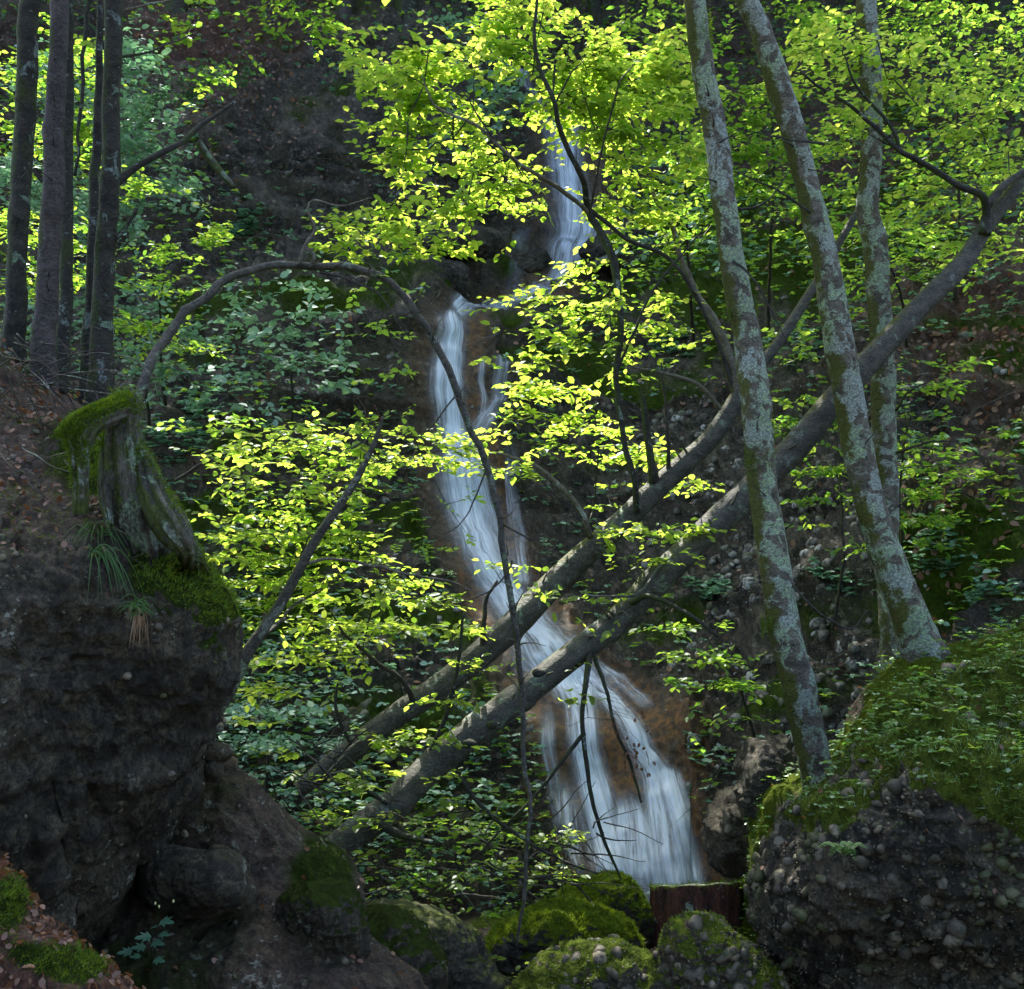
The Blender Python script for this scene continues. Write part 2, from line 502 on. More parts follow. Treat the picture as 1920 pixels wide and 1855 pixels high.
# attributes
fb1 = fbm(TP, .8, 3, 71); fb2 = fbm(TP, 2.2, 3, 72)
slope = TN[..., 2]
ochre = np.clip(TW * 1.0 + .3 * fb2, 0, 1) * sstep(100, 60, np.abs(GPX - 3000) * 0)
ochre = np.clip(sstep(.1, .8, TW) * (.7 + .6 * fb2) + 1.3 * np.exp(-(((GPX - 1325) / 40) ** 2 + ((GPY - 1530) / 130) ** 2)) + 1.2 * np.exp(-(((GPX - 1270) / 60) ** 2 + ((GPY - 1400) / 50) ** 2)) + 1.0 * np.exp(-(((GPX - 1170) / 35) ** 2 + ((GPY - 1420) / 90) ** 2)), 0, 1) * np.where(GPY < 520, .35, 1) * (1 - .65 * sstep(880, 840, GPX) * sstep(1250, 1100, GPY))
litter = np.zeros_like(ochre)


def blob(cx, cy, rx, ry):
    return np.exp(-(((GPX - cx) / rx) ** 2 + ((GPY - cy) / ry) ** 2))


litter = np.clip(1.1 * blob(400, 130, 110, 130) + blob(330, 60, 120, 60) + .5 * blob(620, 60, 150, 60) + 1.0 * blob(1830, 620, 170, 130) + .6 * blob(1500, 330, 250, 260)
                 + .7 * blob(1800, 330, 200, 200) + .4 * blob(60, 250, 120, 300) + .5 * blob(1850, 1000, 130, 250) + .4 * fb1 - .1, 0, 1) * (1 - TW)
moss = np.clip(.1 + .4 * fb1 + .15 * blob(520, 180, 180, 110) + .15 * blob(430, 300, 100, 80) + .5 * blob(1800, 1080, 120, 80) + .6 * blob(1350, 470, 150, 140)
               + .4 * blob(1130, 700, 90, 50) + .3 * sstep(.45, .8, slope), 0, 1) * (1 - .8 * TW)
wall = Acc()
idx = np.arange(nr * nc).reshape(nr, nc)
q = np.stack([idx[:-1, :-1], idx[1:, :-1], idx[1:, 1:], idx[:-1, 1:]], -1).reshape(-1, 4)
wall.add(TP.reshape(-1, 3), q, moss=moss.ravel(), ochre=ochre.ravel(), litter=litter.ravel())
# hill top running back from the rim
top = TP[0][::4]
rows_ = [top]
for k, (dy, dz) in enumerate([(1.5, .5), (4, 1.0), (9, 1.6), (20, 3), (45, 5)]):
    rr_ = top + np.array([0, dy, dz]); rr_[:, 0] *= 1 + dy * .02
    rr_[:, 2] += .3 * fbm(rr_, .4, 2, 5); rows_.append(rr_)
R_ = np.array(rows_)
ii = np.arange(R_.shape[0] * R_.shape[1]).reshape(R_.shape[:2])
q = np.stack([ii[:-1, :-1], ii[:-1, 1:], ii[1:, 1:], ii[1:, :-1]], -1).reshape(-1, 4)
wall.add(R_.reshape(-1, 3), q, moss=.3, ochre=0., litter=1.)
gorge = wall.build('hillside', M['rock_back'], kind='structure')
gorge['label'] = 'dark steep rock wall of the gorge with leaf litter and moss'

# stream bed / ground
ga = Acc()
gx, gy = np.meshgrid(np.linspace(-30, 30, 240), np.concatenate([np.linspace(-25, 3, 30), np.linspace(3.2, 15, 160)]))
gz = -1.32 + 1.3 * sstep(5.5, 1, gy)
gp = np.stack([gx, gy, gz], -1)
gp[..., 2] += .18 * fbm(gp, .8, 3, 11) + .06 * fbm(gp, 4, 3, 12, ridge=True)
i2 = np.arange(gx.size).reshape(gx.shape)
q = np.stack([i2[:-1, :-1], i2[:-1, 1:], i2[1:, 1:], i2[1:, :-1]], -1).reshape(-1, 4)
ga.add(gp.reshape(-1, 3), q, moss=np.clip(.3 + .5 * fbm(gp, 1, 2, 4).ravel(), 0, 1), ochre=0., litter=.4)
ground = ga.build('ground', M['rock_cong'], kind='structure')
ground['label'] = 'stony floor of the gorge below the waterfall'

# ------------------------------------------------------------------ water
def water_mat():
    m, t = mat_new('falling_water'); g = N(t)
    uv = g.node('UVMap', uv_map='flow').outputs[0]
    mp = g.node('Mapping'); mp.inputs['Scale'].default_value = (5.0, .38, 1); t.links.new(uv, mp.inputs[0])
    s1 = g.noise(2.2, 5, .6, mp.outputs[0], .35)
    mp2 = g.node('Mapping'); mp2.inputs['Scale'].default_value = (30, .7, 1); t.links.new(uv, mp2.inputs[0])
    s2 = g.noise(1.0, 4, .65, mp2.outputs[0], .2)
    cov = g.attr('cover')
    st = g.mul(g.mul(g.ramp(s1, .3, .7), .55), g.mul(g.ramp(s2, .28, .72), .45), 'ADD')
    a = g.mul(cov, g.mul(g.mul(st, 1.7), -.02, 'ADD'))
    a = g.mul(a, g.mul(g.mul(cov, 1.0), .35, 'ADD'))
    a = g.mul(g.mul(g.mul(a, g.attr('alpha')), .92), .86, 'MINIMUM')
    b = g.bump(st, .5, .08)
    sh = g.principled((.70, .78, .90), .3, b, .5)  # white water, with the blue of the skylight tinted into its base colour
    tr = g.node('BsdfTransparent')
    mx = g.node('MixShader'); g.put(mx.inputs[0], a)
    t.links.new(tr.outputs[0], mx.inputs[1]); t.links.new(sh, mx.inputs[2])
    g.out(mx.outputs[0])
    return m


M['water'] = water_mat()


def ribbon(rows, off=.05, across=26, cover=.8, alpha=.9, horizontal=False, seed=0, amp=.03, edge=.8, fade=.1):
    r = np.array(rows, float)
    n = max(20, int(np.sum(np.hypot(np.diff((r[:, 0] + r[:, 1]) / 2), np.diff(r[:, 2]))) / 5))
    key = np.column_stack([(r[:, 0] + r[:, 1]) / 2, r[:, 2], r[:, 0], r[:, 1]])
    s = spline(key, n)
    u = np.linspace(0, 1, across)
    X = s[:, 2:3] * (1 - u) + s[:, 3:4] * u
    Y = np.repeat(s[:, 1:2], across, 1)
    if horizontal: Y = Y + (u - .5)[None] * 34
    p, nn, wm, h = wall_points(X, Y, .25)
    hs = np.zeros_like(h)
    p = p + nn * (off + .05 * np.sin(u * math.pi))[None, :, None]
    pf = np.stack([X / 60, Y / 500, X * 0 + seed], -1)
    p = p + nn * (fbm(pf, 3, 3, seed) * amp)[..., None]
    L = np.concatenate([[0], np.cumsum(np.linalg.norm(np.diff(p[:, across // 2], axis=0), axis=1))])
    width = np.linalg.norm(p[:, 0] - p[:, -1], axis=-1)
    ed = np.minimum(u, 1 - u)[None] * 2 + 0 * X
    cv = cover * sstep(0, edge, ed) * sstep(0, fade, np.linspace(0, 1, n))[:, None] * sstep(1.0, 1 - max(.06, fade if fade > .2 else 0), np.linspace(0, 1, n))[:, None]
    jag = .35 * fbm(np.stack([X / 9, Y / 260, X * 0 + seed * 5], -1), 1, 2, seed)
    cv = np.clip(cv * (1 + jag), 0, 1.05)
    U = (u[None] - .5) * width[:, None] * .5 + (u[None] - .5) * width.mean() * .5 + seed * 3.1
    return p, cv, np.stack([U, np.repeat(L[:, None], across, 1)], -1), alpha + 0 * X


def ribbons_obj(name, lst, parent=None):
    a = Acc(); uvs = []
    for p, cv, uv, al in lst:
        n, m_ = cv.shape
        ix = np.arange(n * m_).reshape(n, m_)
        q = np.stack([ix[:-1, :-1], ix[1:, :-1], ix[1:, 1:], ix[:-1, 1:]], -1).reshape(-1, 4)
        a.add(p.reshape(-1, 3), q, cover=cv.ravel(), alpha=al.ravel()); uvs.append(uv.reshape(-1, 2))
    o = a.build(name, M['water'], parent)
    uvall = np.concatenate(uvs)
    li = np.empty(len(o.data.loops), np.int32); o.data.loops.foreach_get('vertex_index', li)
    ul = o.data.uv_layers.new(name='flow'); ul.data.foreach_set('uv', uvall[li].ravel())
    return o


water = bpy.data.objects.new('waterfall', None); COL.objects.link(water)
water['kind'] = 'structure'; water['label'] = 'tall silky waterfall running down the dark rock in tiers'
ribbons_obj('upper_fall', [ribbon([(900, 930, 128), (925, 965, 150), (960, 1000, 180), (985, 1030, 215), (1010, 1060, 260), (1020, 1080, 330)], cover=.7, alpha=.6, seed=18, edge=.9),
    ribbon([(1015, 1095, 215), (1012, 1110, 300), (1020, 1122, 380), (1010, 1160, 430), (1005, 1135, 470), (1020, 1095, 510), (1000, 1060, 548)], cover=1.0, alpha=.8, seed=1, edge=1),
    ribbon([(1030, 1070, 230), (1035, 1085, 320), (1040, 1095, 400), (1030, 1090, 470)], off=.12, cover=1, alpha=.8, seed=16),
    ribbon([(950, 1000, 440), (945, 990, 490), (940, 985, 550)], cover=.35, alpha=.5, seed=2)], water)
ribbons_obj('ledge_stream', [ribbon(WATER['pool'], off=.06, cover=.8, horizontal=True, seed=3, across=14, amp=.01, edge=.9)], water)
ribbons_obj('middle_fall', [
    ribbon([(806, 885, 596), (800, 880, 660), (790, 882, 720), (800, 884, 790), (806, 900, 840), (800, 935, 900), (805, 955, 950), (822, 970, 1010), (850, 990, 1075), (885, 1040, 1140), (915, 1095, 1200), (935, 1160, 1260), (975, 1220, 1320)], cover=1, alpha=.95, seed=4, edge=1, fade=.03),
    ribbon([(822, 862, 600), (815, 866, 700), (820, 868, 800), (815, 910, 900), (820, 940, 980), (860, 960, 1060), (900, 1010, 1140), (930, 1060, 1200)], off=.12, cover=1.0, alpha=.9, seed=5, edge=1, fade=.03),
    ribbon([(915, 965, 680), (905, 955, 760), (870, 945, 800), (840, 910, 840)], cover=.7, alpha=.7, seed=6),
    ribbon([(940, 990, 860), (945, 990, 950), (950, 1000, 1040), (960, 1010, 1110)], cover=.7, alpha=.7, seed=7),
    ribbon([(885, 905, 680), (888, 908, 740), (885, 910, 800)], cover=.6, alpha=.7, seed=8)], water)
ribbons_obj('lower_fall', [
    ribbon([(955, 1120, 1225), (1000, 1150, 1290), (1040, 1140, 1350), (1055, 1150, 1430), (1065, 1190, 1530), (1080, 1240, 1620), (1100, 1260, 1710)], cover=1, alpha=.95, seed=9, edge=.9),
    ribbon([(1040, 1090, 1240), (1090, 1170, 1310), (1150, 1225, 1380), (1185, 1278, 1450), (1188, 1312, 1530), (1185, 1340, 1610), (1185, 1372, 1700)], cover=1, alpha=.9, seed=10, edge=.9, fade=.15),
    ribbon([(1070, 1110, 1400), (1080, 1150, 1500), (1100, 1190, 1600), (1120, 1220, 1700)], off=.12, cover=1, alpha=.9, seed=11),
    ribbon([(1232, 1282, 1450), (1245, 1310, 1560), (1265, 1335, 1630), (1275, 1362, 1700)], off=.12, cover=1, alpha=.9, seed=12),
    ribbon([(1165, 1195, 1490), (1140, 1240, 1560), (1130, 1260, 1620), (1120, 1280, 1700)], off=.1, cover=1, alpha=.9, seed=13, fade=.3),
    ribbon([(1005, 1045, 1310), (1010, 1052, 1400), (1022, 1065, 1500), (1030, 1070, 1620)], cover=.7, alpha=.6, seed=14, fade=.3),
    ribbon([(1040, 1080, 1440), (1045, 1090, 1520), (1055, 1100, 1620), (1070, 1120, 1700)], cover=.75, alpha=.7, seed=17, fade=.3),
    ribbon([(1100, 1130, 1240), (1130, 1195, 1290), (1180, 1235, 1340), (1210, 1260, 1370)], off=.08, cover=.7, alpha=.7, seed=15, fade=.3)], water)

# ------------------------------------------------------------------ leaves
LEAF = np.array([[0, 0, 0], [.26, .29, .05], [.64, .30, .05], [1, 0, -.08], [.64, -.30, .05], [.26, -.29, .05]])


def leaves_into(acc, pos, d, nrm, size, rng, tint=None):
    n = len(pos)
    if n == 0: return
    d = norm(d); s = norm(np.cross(nrm, d)); nn = np.cross(d, s)
    L = LEAF[None] * size[:, None, None]
    wv = rng.uniform(.85, 1.15, n)[:, None]
    v = pos[:, None] + d[:, None] * L[..., 0:1] + s[:, None] * (L[..., 1:2] * wv[..., None]) + nn[:, None] * L[..., 2:3]
    b = (np.arange(n) * 6)[:, None]
    q = np.concatenate([b + np.array([[0, 5, 4, 3]]), b + np.array([[0, 3, 2, 1]])])
    if tint is None: tint = rng.random(n)
    acc.add(v.reshape(-1, 3), q, tint=np.repeat(tint, 6))


_leafmesh = {}


def leaf_object(parent, pos, d, nrm, size, matname):
    if matname not in _leafmesh:
        a = Acc(); a.add(LEAF, [[0, 5, 4, 3], [0, 3, 2, 1]], tint=.5)
        _leafmesh[matname] = a.mesh('leaf', M[matname])
    o = bpy.data.objects.new('leaf', _leafmesh[matname])
    d = Vector(d).normalized(); n = Vector(nrm); s = n.cross(d).normalized(); n = d.cross(s)
    from mathutils import Matrix
    mt = Matrix(((d.x, s.x, n.x), (d.y, s.y, n.y), (d.z, s.z, n.z))).to_4x4()
    mt = Matrix.Translation(Vector(pos)) @ mt @ Matrix.Scale(size, 4)
    o.matrix_world = mt
    o.parent = parent
    COL.objects.link(o)
    return o


def skeleton(root, targets, rng, maxseg=.34):
    tg = targets[np.argsort(np.linalg.norm(targets - root, axis=1))]
    cap = len(tg) * 6 + 400
    nodes = np.zeros((cap, 3)); par = np.full(cap, -1); cnt = 1; nodes[0] = root
    tips = []
    for t in tg:
        dv = nodes[:cnt] - t
        dist = np.sqrt((dv ** 2).sum(1))
        cost = dist + .25 * np.linalg.norm(nodes[:cnt] - root, axis=1) * 0.4
        j = int(np.argmin(cost)); L = dist[j]
        k = max(1, int(L / maxseg))
        prev = j
        if cnt + k >= cap: break
        for i in range(1, k + 1):
            f = i / k
            p = nodes[j] * (1 - f) + t * f
            if i < k: p = p + rng.normal(0, .02, 3) * min(1, L)
            nodes[cnt] = p; par[cnt] = prev; prev = cnt; cnt += 1
        tips.append(prev)
    return nodes[:cnt], par[:cnt], np.array(tips)


def sticks_into(acc, a, b, ra, rb, sides=3):
    n = len(a)
    if n == 0: return
    t = norm(b - a)
    ref = np.where(np.abs(t[:, 2:3]) < .9, np.array([[0, 0, 1.]]), np.array([[1., 0, 0]]))
    u = norm(np.cross(t, ref)); v = np.cross(t, u)
    th = np.arange(sides) * 2 * math.pi / sides
    ring = u[:, None] * np.cos(th)[None, :, None] + v[:, None] * np.sin(th)[None, :, None]
    va = a[:, None] + ring * ra[:, None, None]; vb = b[:, None] + ring * rb[:, None, None]
    V = np.concatenate([va, vb], 1)
    base = (np.arange(n) * 2 * sides)[:, None, None]
    k = np.arange(sides); kn = (k + 1) % sides
    q = np.stack([k, kn, kn + sides, k + sides], -1)[None] + base
    acc.add(V.reshape(-1, 3), q.reshape(-1, 4))


def spray(parent, root, ells, leafmat='leaf_sun', size=.072, cov=1.3, seed=0, rd=.8, singles=0, twigmat='twig', flat=.85, layer=.26, slope=0.0, tilt=.3, rscale=1.0, twigname='twigs'):
    """root (px,py,d); ells: list of (px,py,rx,ry,d[,cov]). A bough of twigs with leaves in tiers."""
    rng = np.random.default_rng(seed + 101)
    T = []
    root_w = P(*root)
    for e in ells:
        px, py, rx, ry, d = e[:5]; c_ = cov * (e[5] if len(e) > 5 else 1)
        leafpx = (size * F / d) ** 2 * .5 * .42
        n = int(max(3, math.pi * rx * ry * c_ / (leafpx * 7)))
        r_ = np.sqrt(rng.random(n)) ** .9; th = rng.uniform(0, 2 * math.pi, n)
        # uneven edge
        ph = rng.uniform(0, 6.28, 3)
        r_ *= 1 + .22 * np.sin(3 * th + ph[0]) + .15 * np.sin(5 * th + ph[1])
        x = px + rx * r_ * np.cos(th); y = py + ry * r_ * np.sin(th)
        rdep = min(rd, rx / F * d)
        dd = d + rng.uniform(-1, 1, n) * rdep
        t = P(x, y, dd)
        # gather into tiers
        lz = np.round((t[:, 2] + .25 * t[:, 0] * slope + .1 * fbm(t, .9, 2, seed)) / layer) * layer - .25 * t[:, 0] * slope
        t[:, 2] = t[:, 2] * (1 - flat) + lz * flat + rng.normal(0, .02, n)
        # clumps: drop targets where noise says gap
        keep = fbm(t * np.array([1, 1, 1.8]), 1.5, 2, seed + 3) + rng.uniform(-.2, .2, n) > -.12
        T.append(t[keep])
    T = np.concatenate(T)
    nodes, par, tips = skeleton(root_w, T, rng)
    # radii from number of descendants
    cntd = np.ones(len(nodes))
    for i in range(len(nodes) - 1, 0, -1): cntd[par[i]] += cntd[i]
    rad = np.clip(.0011 * cntd ** .38, .0012, .02) * rscale
    a = Acc()
    ch = np.arange(1, len(nodes))
    sticks_into(a, nodes[par[ch]], nodes[ch], rad[par[ch]] * .9, rad[ch])
    sp = a.build(twigname, M[twigmat], parent, kind='stuff')
    # leaves: along the last stretch of every twig
    pos, dr, nm = [], [], []
    tip = nodes[tips]; pr = nodes[par[tips]]
    sd = tip - pr; sd[:, 2] *= .5
    sd = norm(sd + rng.normal(0, .15, sd.shape) * np.array([1, 1, .3]))
    up = np.array([0, 0, 1.])
    side = norm(np.cross(up, sd))
    for k in range(7):
        if k == 6:
            f, ang = .12, rng.normal(0, .25, len(tip))
        else:
            f = -.13 + .04 * k + rng.uniform(-.015, .015, len(tip)); ang = (1 if k % 2 else -1) * rng.uniform(.6, 1.15, len(tip))
        f = np.broadcast_to(f, (len(tip),))
        pp = tip + sd * (f * size / .072)[:, None]
        dd = sd * np.cos(ang)[:, None] + side * np.sin(ang)[:, None]
        dd = dd + rng.normal(0, .16, dd.shape) + np.array([0, 0, -.14])
        nn = up + rng.normal(0, tilt, dd.shape)
        pos.append(pp); dr.append(norm(dd)); nm.append(norm(nn))
    pos = np.concatenate(pos); dr = np.concatenate(dr); nm = np.concatenate(nm)
    kp = rng.random(len(pos)) > .08
    pos, dr, nm = pos[kp], dr[kp], nm[kp]
    sz = size * rng.uniform(.5, 1.3, len(pos))
    la = Acc()
    if singles:
        dist = np.linalg.norm(pos - np.array([0, 0, CAMZ]), axis=1)
        order = np.argsort(dist / sz)
        one, rest = order[:singles], order[singles:]
    else:
        one, rest = [], np.arange(len(pos))
    leaves_into(la, pos[rest], dr[rest], nm[rest], sz[rest], rng)
    lo = la.build('foliage', M[leafmat], parent, kind='stuff')
    for i in one: leaf_object(parent, pos[i], dr[i], nm[i], float(sz[i]), leafmat)
    return lo


def crown(parent, c, r, n, size, seed, mat='leaf_green', zs=.6, name='crown'):
    """unseen crown above the frame, leaf clumps put round a point for their shade"""
    rng = np.random.default_rng(seed)
    k = 26
    cc = norm(rng.normal(0, 1, (k, 3))) * (rng.random((k, 1)) ** .5) * r * np.array([1, 1, zs]) + np.array(c)
    w_ = rng.integers(0, k, n)
    pos = cc[w_] + rng.normal(0, 1, (n, 3)) * r * .2 * np.array([1, 1, .5])
    a = Acc()
    dr = norm(rng.normal(0, 1, (n, 3)) * np.array([1, 1, .4]))
    nm = norm(np.array([0, 0, 1.]) + rng.normal(0, .4, (n, 3)))
    leaves_into(a, pos, dr, nm, size * rng.uniform(.6, 1.3, n), rng)
    return a.build(name, M[mat], parent, kind='stuff')


# ------------------------------------------------------------------ rocks
def ring_spline(o, n):
    p = np.asarray(o, float); k = len(p)
    q = np.vstack([p[-2:], p, p[:3]])
    s = spline(q, n * 3)
    # resample on the closed part
    L = np.concatenate([[0], np.cumsum(np.linalg.norm(np.diff(q, axis=0), axis=1))])
    u = np.linspace(0, L[-1], n * 3)
    lo, hi = L[2], L[2 + k]
    t = np.linspace(lo, hi, n, endpoint=False)
    return np.stack([np.interp(t, u, s[:, 0]), np.interp(t, u, s[:, 1])], -1)


def star_rock(outline, centre, d, tf, tb, seg=300, rings=90, seed=0, big=.12, mid=.06, fine=.02, dd=None, box=2.2, strata=0, top_flat=0):
    """closed rock: silhouette outline, real front and back bulge. dd(px,py)->extra depth"""
    seg, rings = int(seg * .8), int(rings * .8)
    b = ring_spline(outline, seg)
    cx, cy = centre
    out = []
    fr = np.sin(np.linspace(0, 1, rings) * math.pi / 2)
    for side, t in ((-1, tf), (1, tb)):
        rr = fr if side == -1 else fr[::-1][1:]
        px = cx + (b[None, :, 0] - cx) * rr[:, None]; py = cy + (b[None, :, 1] - cy) * rr[:, None]
        bul = np.maximum(0, 1 - rr ** box) ** (1 / box)
        dep = d + side * t * bul[:, None] + 0 * px
        if dd is not None: dep = dep + dd(px, py)
        out.append(P(px, py, dep))
    v = np.concatenate(out)
    n, m_ = v.shape[:2]
    # normals
    ex = np.roll(v, -1, 1) - np.roll(v, 1, 1); ey = np.gradient(v, axis=0)
    nn = norm(np.cross(ex, ey))
    c0 = v.reshape(-1, 3).mean(0)
    if (nn * (v - c0)).sum(-1).mean() < 0: nn = -nn
    nn[0] = nn[1]; nn[-1] = nn[-2]
    h = big * fbm(v, .9, 3, seed) + mid * 1.3 * fbm(v, 2.6, 5, seed + 7, ridge=True) + fine * 1.6 * fbm(v, 11, 3, seed + 9, ridge=True)
    cr = fbm(v * np.array([1, 1, 1.6]), 1.6, 3, seed + 60); h = h - mid * .4 * np.exp(-(cr / .07) ** 2)
    if strata:
        wv = v[..., 2] * 5 + v[..., 0] * 1.2 + 1.2 * fbm(v, 1, 2, seed + 30)
        st = wv - np.floor(wv); h = h + strata * (sstep(0, .8, st) - st)
    v = v + nn * h[..., None]
    v[0] = v[0].mean(0); v[-1] = v[-1].mean(0)
    ix = np.arange(n * m_).reshape(n, m_)
    q = np.stack([ix[:-1], ix[1:], np.roll(ix, -1, 1)[1:], np.roll(ix, -1, 1)[:-1]], -1).reshape(-1, 4)
    # recompute normals after displacement
    ex = np.roll(v, -1, 1) - np.roll(v, 1, 1); ey = np.gradient(v, axis=0)
    n2 = norm(np.cross(ex, ey)); n2[0] = nn[0]; n2[-1] = nn[-1]
    if (n2 * nn).sum(-1).mean() < 0: n2 = -n2
    return v, n2, q


def rock_thing(name, label, cat, outline, centre, d, tf, tb, mat, mossf=None, litterf=None, group=None, **kw):
    t = thing(name, label, cat, group)
    v, n, q = star_rock(outline, centre, d, tf, tb, **kw)
    z = n[..., 2]
    mo = mossf(v, n) if mossf else 0 * z
    lt = litterf(v, n) if litterf else 0 * z
    a = Acc(); a.add(v.reshape(-1, 3), q, moss=np.clip(mo, 0, 1).ravel(), ochre=0., litter=np.clip(lt, 0, 1).ravel())
    o = a.build('rock', M[mat], t)
    return t, v, n, np.clip(mo, 0, 1)


def surf_sample(v, n, w, cnt, rng):
    """random points over a grid surface, weight w; front-facing only"""
    vv = v.reshape(-1, 3); nn = n.reshape(-1, 3)
    # area weight
    ex = np.linalg.norm(np.roll(v, -1, 1) - v, axis=-1); ey = np.linalg.norm(np.gradient(v, axis=0), axis=-1)
    ww = (w * ex * ey).ravel()
    toc = norm(np.array([0, 0, CAMZ + 1.5]) - vv)
    ww = ww * ((nn * toc).sum(1) > -.25)
    ww = np.maximum(ww, 0)
    if ww.sum() <= 0: return np.zeros((0, 3)), np.zeros((0, 3))
    i = rng.choice(len(vv), cnt, p=ww / ww.sum())
    sp = np.median(ex) + np.median(ey)
    return vv[i] + rng.normal(0, sp * .4, (cnt, 3)) * (1 - np.abs(nn[i])), nn[i]


def tufts(parent, p, n, length, width, mat, rng, up=.6, name='moss_cushion', spread=.5, kind='stuff'):
    k = len(p)
    d = norm(n + np.array([0, 0, up]) + rng.normal(0, spread, (k, 3)))
    s = norm(np.cross(d, rng.normal(0, 1, (k, 3))))
    L = (length * rng.uniform(.5, 1.3, k))[:, None]; W = (width * rng.uniform(.7, 1.3, k))[:, None]
    p = p - n * L * .15
    v = np.stack([p - s * W, p + s * W, p + d * L], 1)
    t = np.arange(k * 3).reshape(-1, 3)
    a = Acc(); a.add(v.reshape(-1, 3), None, t, tint=np.repeat(rng.random(k), 3))
    return a.build(name, M[mat], parent, kind=kind)


_ico = None


def ico1():
    import bmesh
    bm = bmesh.new(); bmesh.ops.create_icosphere(bm, subdivisions=1, radius=1)
    V = np.array([x.co[:] for x in bm.verts]); T = np.array([[x.index for x in f.verts] for f in bm.faces]); bm.free()
    return V, T


def ico():
    global _ico
    if _ico is None:
        import bmesh
        bm = bmesh.new(); bmesh.ops.create_icosphere(bm, subdivisions=2, radius=1)
        V = np.array([x.co[:] for x in bm.verts]); T = np.array([[x.index for x in f.verts] for f in bm.faces]); bm.free()
        _ico = (V, T)
    return _ico


def pebble_mat(name, a_, b_, c_):
    m, t = mat_new(name); g = N(t)
    oi = g.node('ObjectInfo').outputs['Random']
    tn = g.mul(g.attr('tint'), oi, 'ADD'); fr = g.node('Math', operation='FRACT'); g.put(fr.inputs[0], tn)
    col = g.mix(g.ramp(fr.outputs[0], 0, .6), a_, b_); col = g.mix(g.ramp(fr.outputs[0], .6, 1), col, c_)
    col = g.mix(g.ramp(g.noise(16, 6, .7), .4, .62), col, (.035, .033, .022))
    mz = g.mul(g.ramp(g.noise(3, 4), .5, .6), .7)
    col = g.mix(mz, col, (.04, .055, .012))
    g.out(g.principled(col, .7, g.bump(g.noise(45, 5), .5, .01), .4))
    return m


M['pebble'] = pebble_mat('pebble', (.06, .05, .034), (.115, .098, .07), (.23, .19, .125))
M['pebble_grey'] = pebble_mat('grey_pebble', (.09, .085, .075), (.20, .195, .18), (.40, .40, .39))
_peb = {}


def pebbles(parent, p, n, sz, mat, rng, singles=0, name='pebble', sink=.6):
    V, T = ico()
    if mat not in _peb:
        _peb[mat] = []
        for k in range(6):
            vv = V * (1 + .5 * fbm(V, 1.5, 3, 50 + k)[:, None]) * np.array([1, .62 + .06 * k, .42 + .07 * k])
            a = Acc(); a.add(vv, None, T, tint=k / 6.0)
            _peb[mat].append((a.mesh('pebble', M[mat]), vv))
    from mathutils import Matrix
    V1, T1_ = ico1()
    k = len(p)
    order = np.argsort(-sz / np.linalg.norm(p - np.array([0, 0, CAMZ]), axis=1))
    u = norm(np.cross(n, rng.normal(0, 1, (k, 3)) + np.array([0, 0, 1.5]))); w_ = np.cross(n, u)
    big = Acc()
    for c, i in enumerate(order):
        me, vv = _peb[mat][i % 6]
        R = np.stack([u[i], w_[i], n[i]], 1) * sz[i]
        loc = p[i] - n[i] * sz[i] * sink * .45
        if c < singles:
            o = bpy.data.objects.new(name, me)
            o.matrix_world = Matrix([list(R[0]) + [loc[0]], list(R[1]) + [loc[1]], list(R[2]) + [loc[2]], [0, 0, 0, 1]])
            o.parent = parent; COL.objects.link(o)
        else:
            if sz[i] * F / max(1, loc[1]) > 7.5: big.add(vv @ R.T + loc, None, T, tint=rng.random())
            else: big.add((V1 * rng.uniform(.6, 1.25, (12, 1)) * np.array([1, .7, .5])) @ R.T + loc, None, T1_, tint=rng.random())
    if big.n: big.build(name + 's_small' if False else 'gravel', M[mat], parent, kind='stuff')


def wxyz(px, py, d):
    return P(px, py, d)


def inpx(v):
    """world -> photo pixels"""
    r = v - np.array([0, 0, CAMZ])
    dep = r[..., 1] * CP + r[..., 2] * SP
    yc = -r[..., 1] * SP + r[..., 2] * CP
    return 960 + r[..., 0] / dep * F, 927.5 - yc / dep * F, dep


def litter_leaves(parent, p, n, size, mat, rng, name='leaf_litter', lift=.01, singles=0):
    k = len(p)
    nm = norm(n + rng.normal(0, .65, (k, 3)))
    d = norm(np.cross(nm, rng.normal(0, 1, (k, 3))))
    sz = size * rng.uniform(.6, 1.3, k)
    pos = p + n * lift * rng.random(k)[:, None]
    a = Acc()
    cx, cy, cd = inpx(pos)
    order = np.argsort(cd / sz + 1e3 * ((cx < 0) | (cx > 1920) | (cy > 1855)))
    leaves_into(a, pos[order[singles:]], d[order[singles:]], nm[order[singles:]], sz[order[singles:]], rng)
    for i in order[:singles]: leaf_object(parent, pos[i], d[i], nm[i], float(sz[i]), mat)
    return a.build(name, M[mat], parent, kind='stuff')



# left outcrop -------------------------------------------------------------
def moss_left(v, n):
    x, y, _ = inpx(v)
    m = np.exp(-(((x - 345) / 95) ** 2 + ((y - 1080) / 95) ** 2)) * 1.3 + .8 * np.exp(-(((x - 190) / 150) ** 2 + ((y - 850) / 110) ** 2))
    m = m + 1.0 * np.exp(-(((x - 405) / 38) ** 2 + ((y - 1150) / 90) ** 2))
    return m * sstep(-.35, .35, n[..., 2] + .35 * fbm(v, 6, 2, 3)) + .12 * fbm(v, 2, 2, 8)


def lit_left(v, n):
    x, y, _ = inpx(v)
    return .4 * sstep(1080, 880, y) * sstep(300, 180, x)


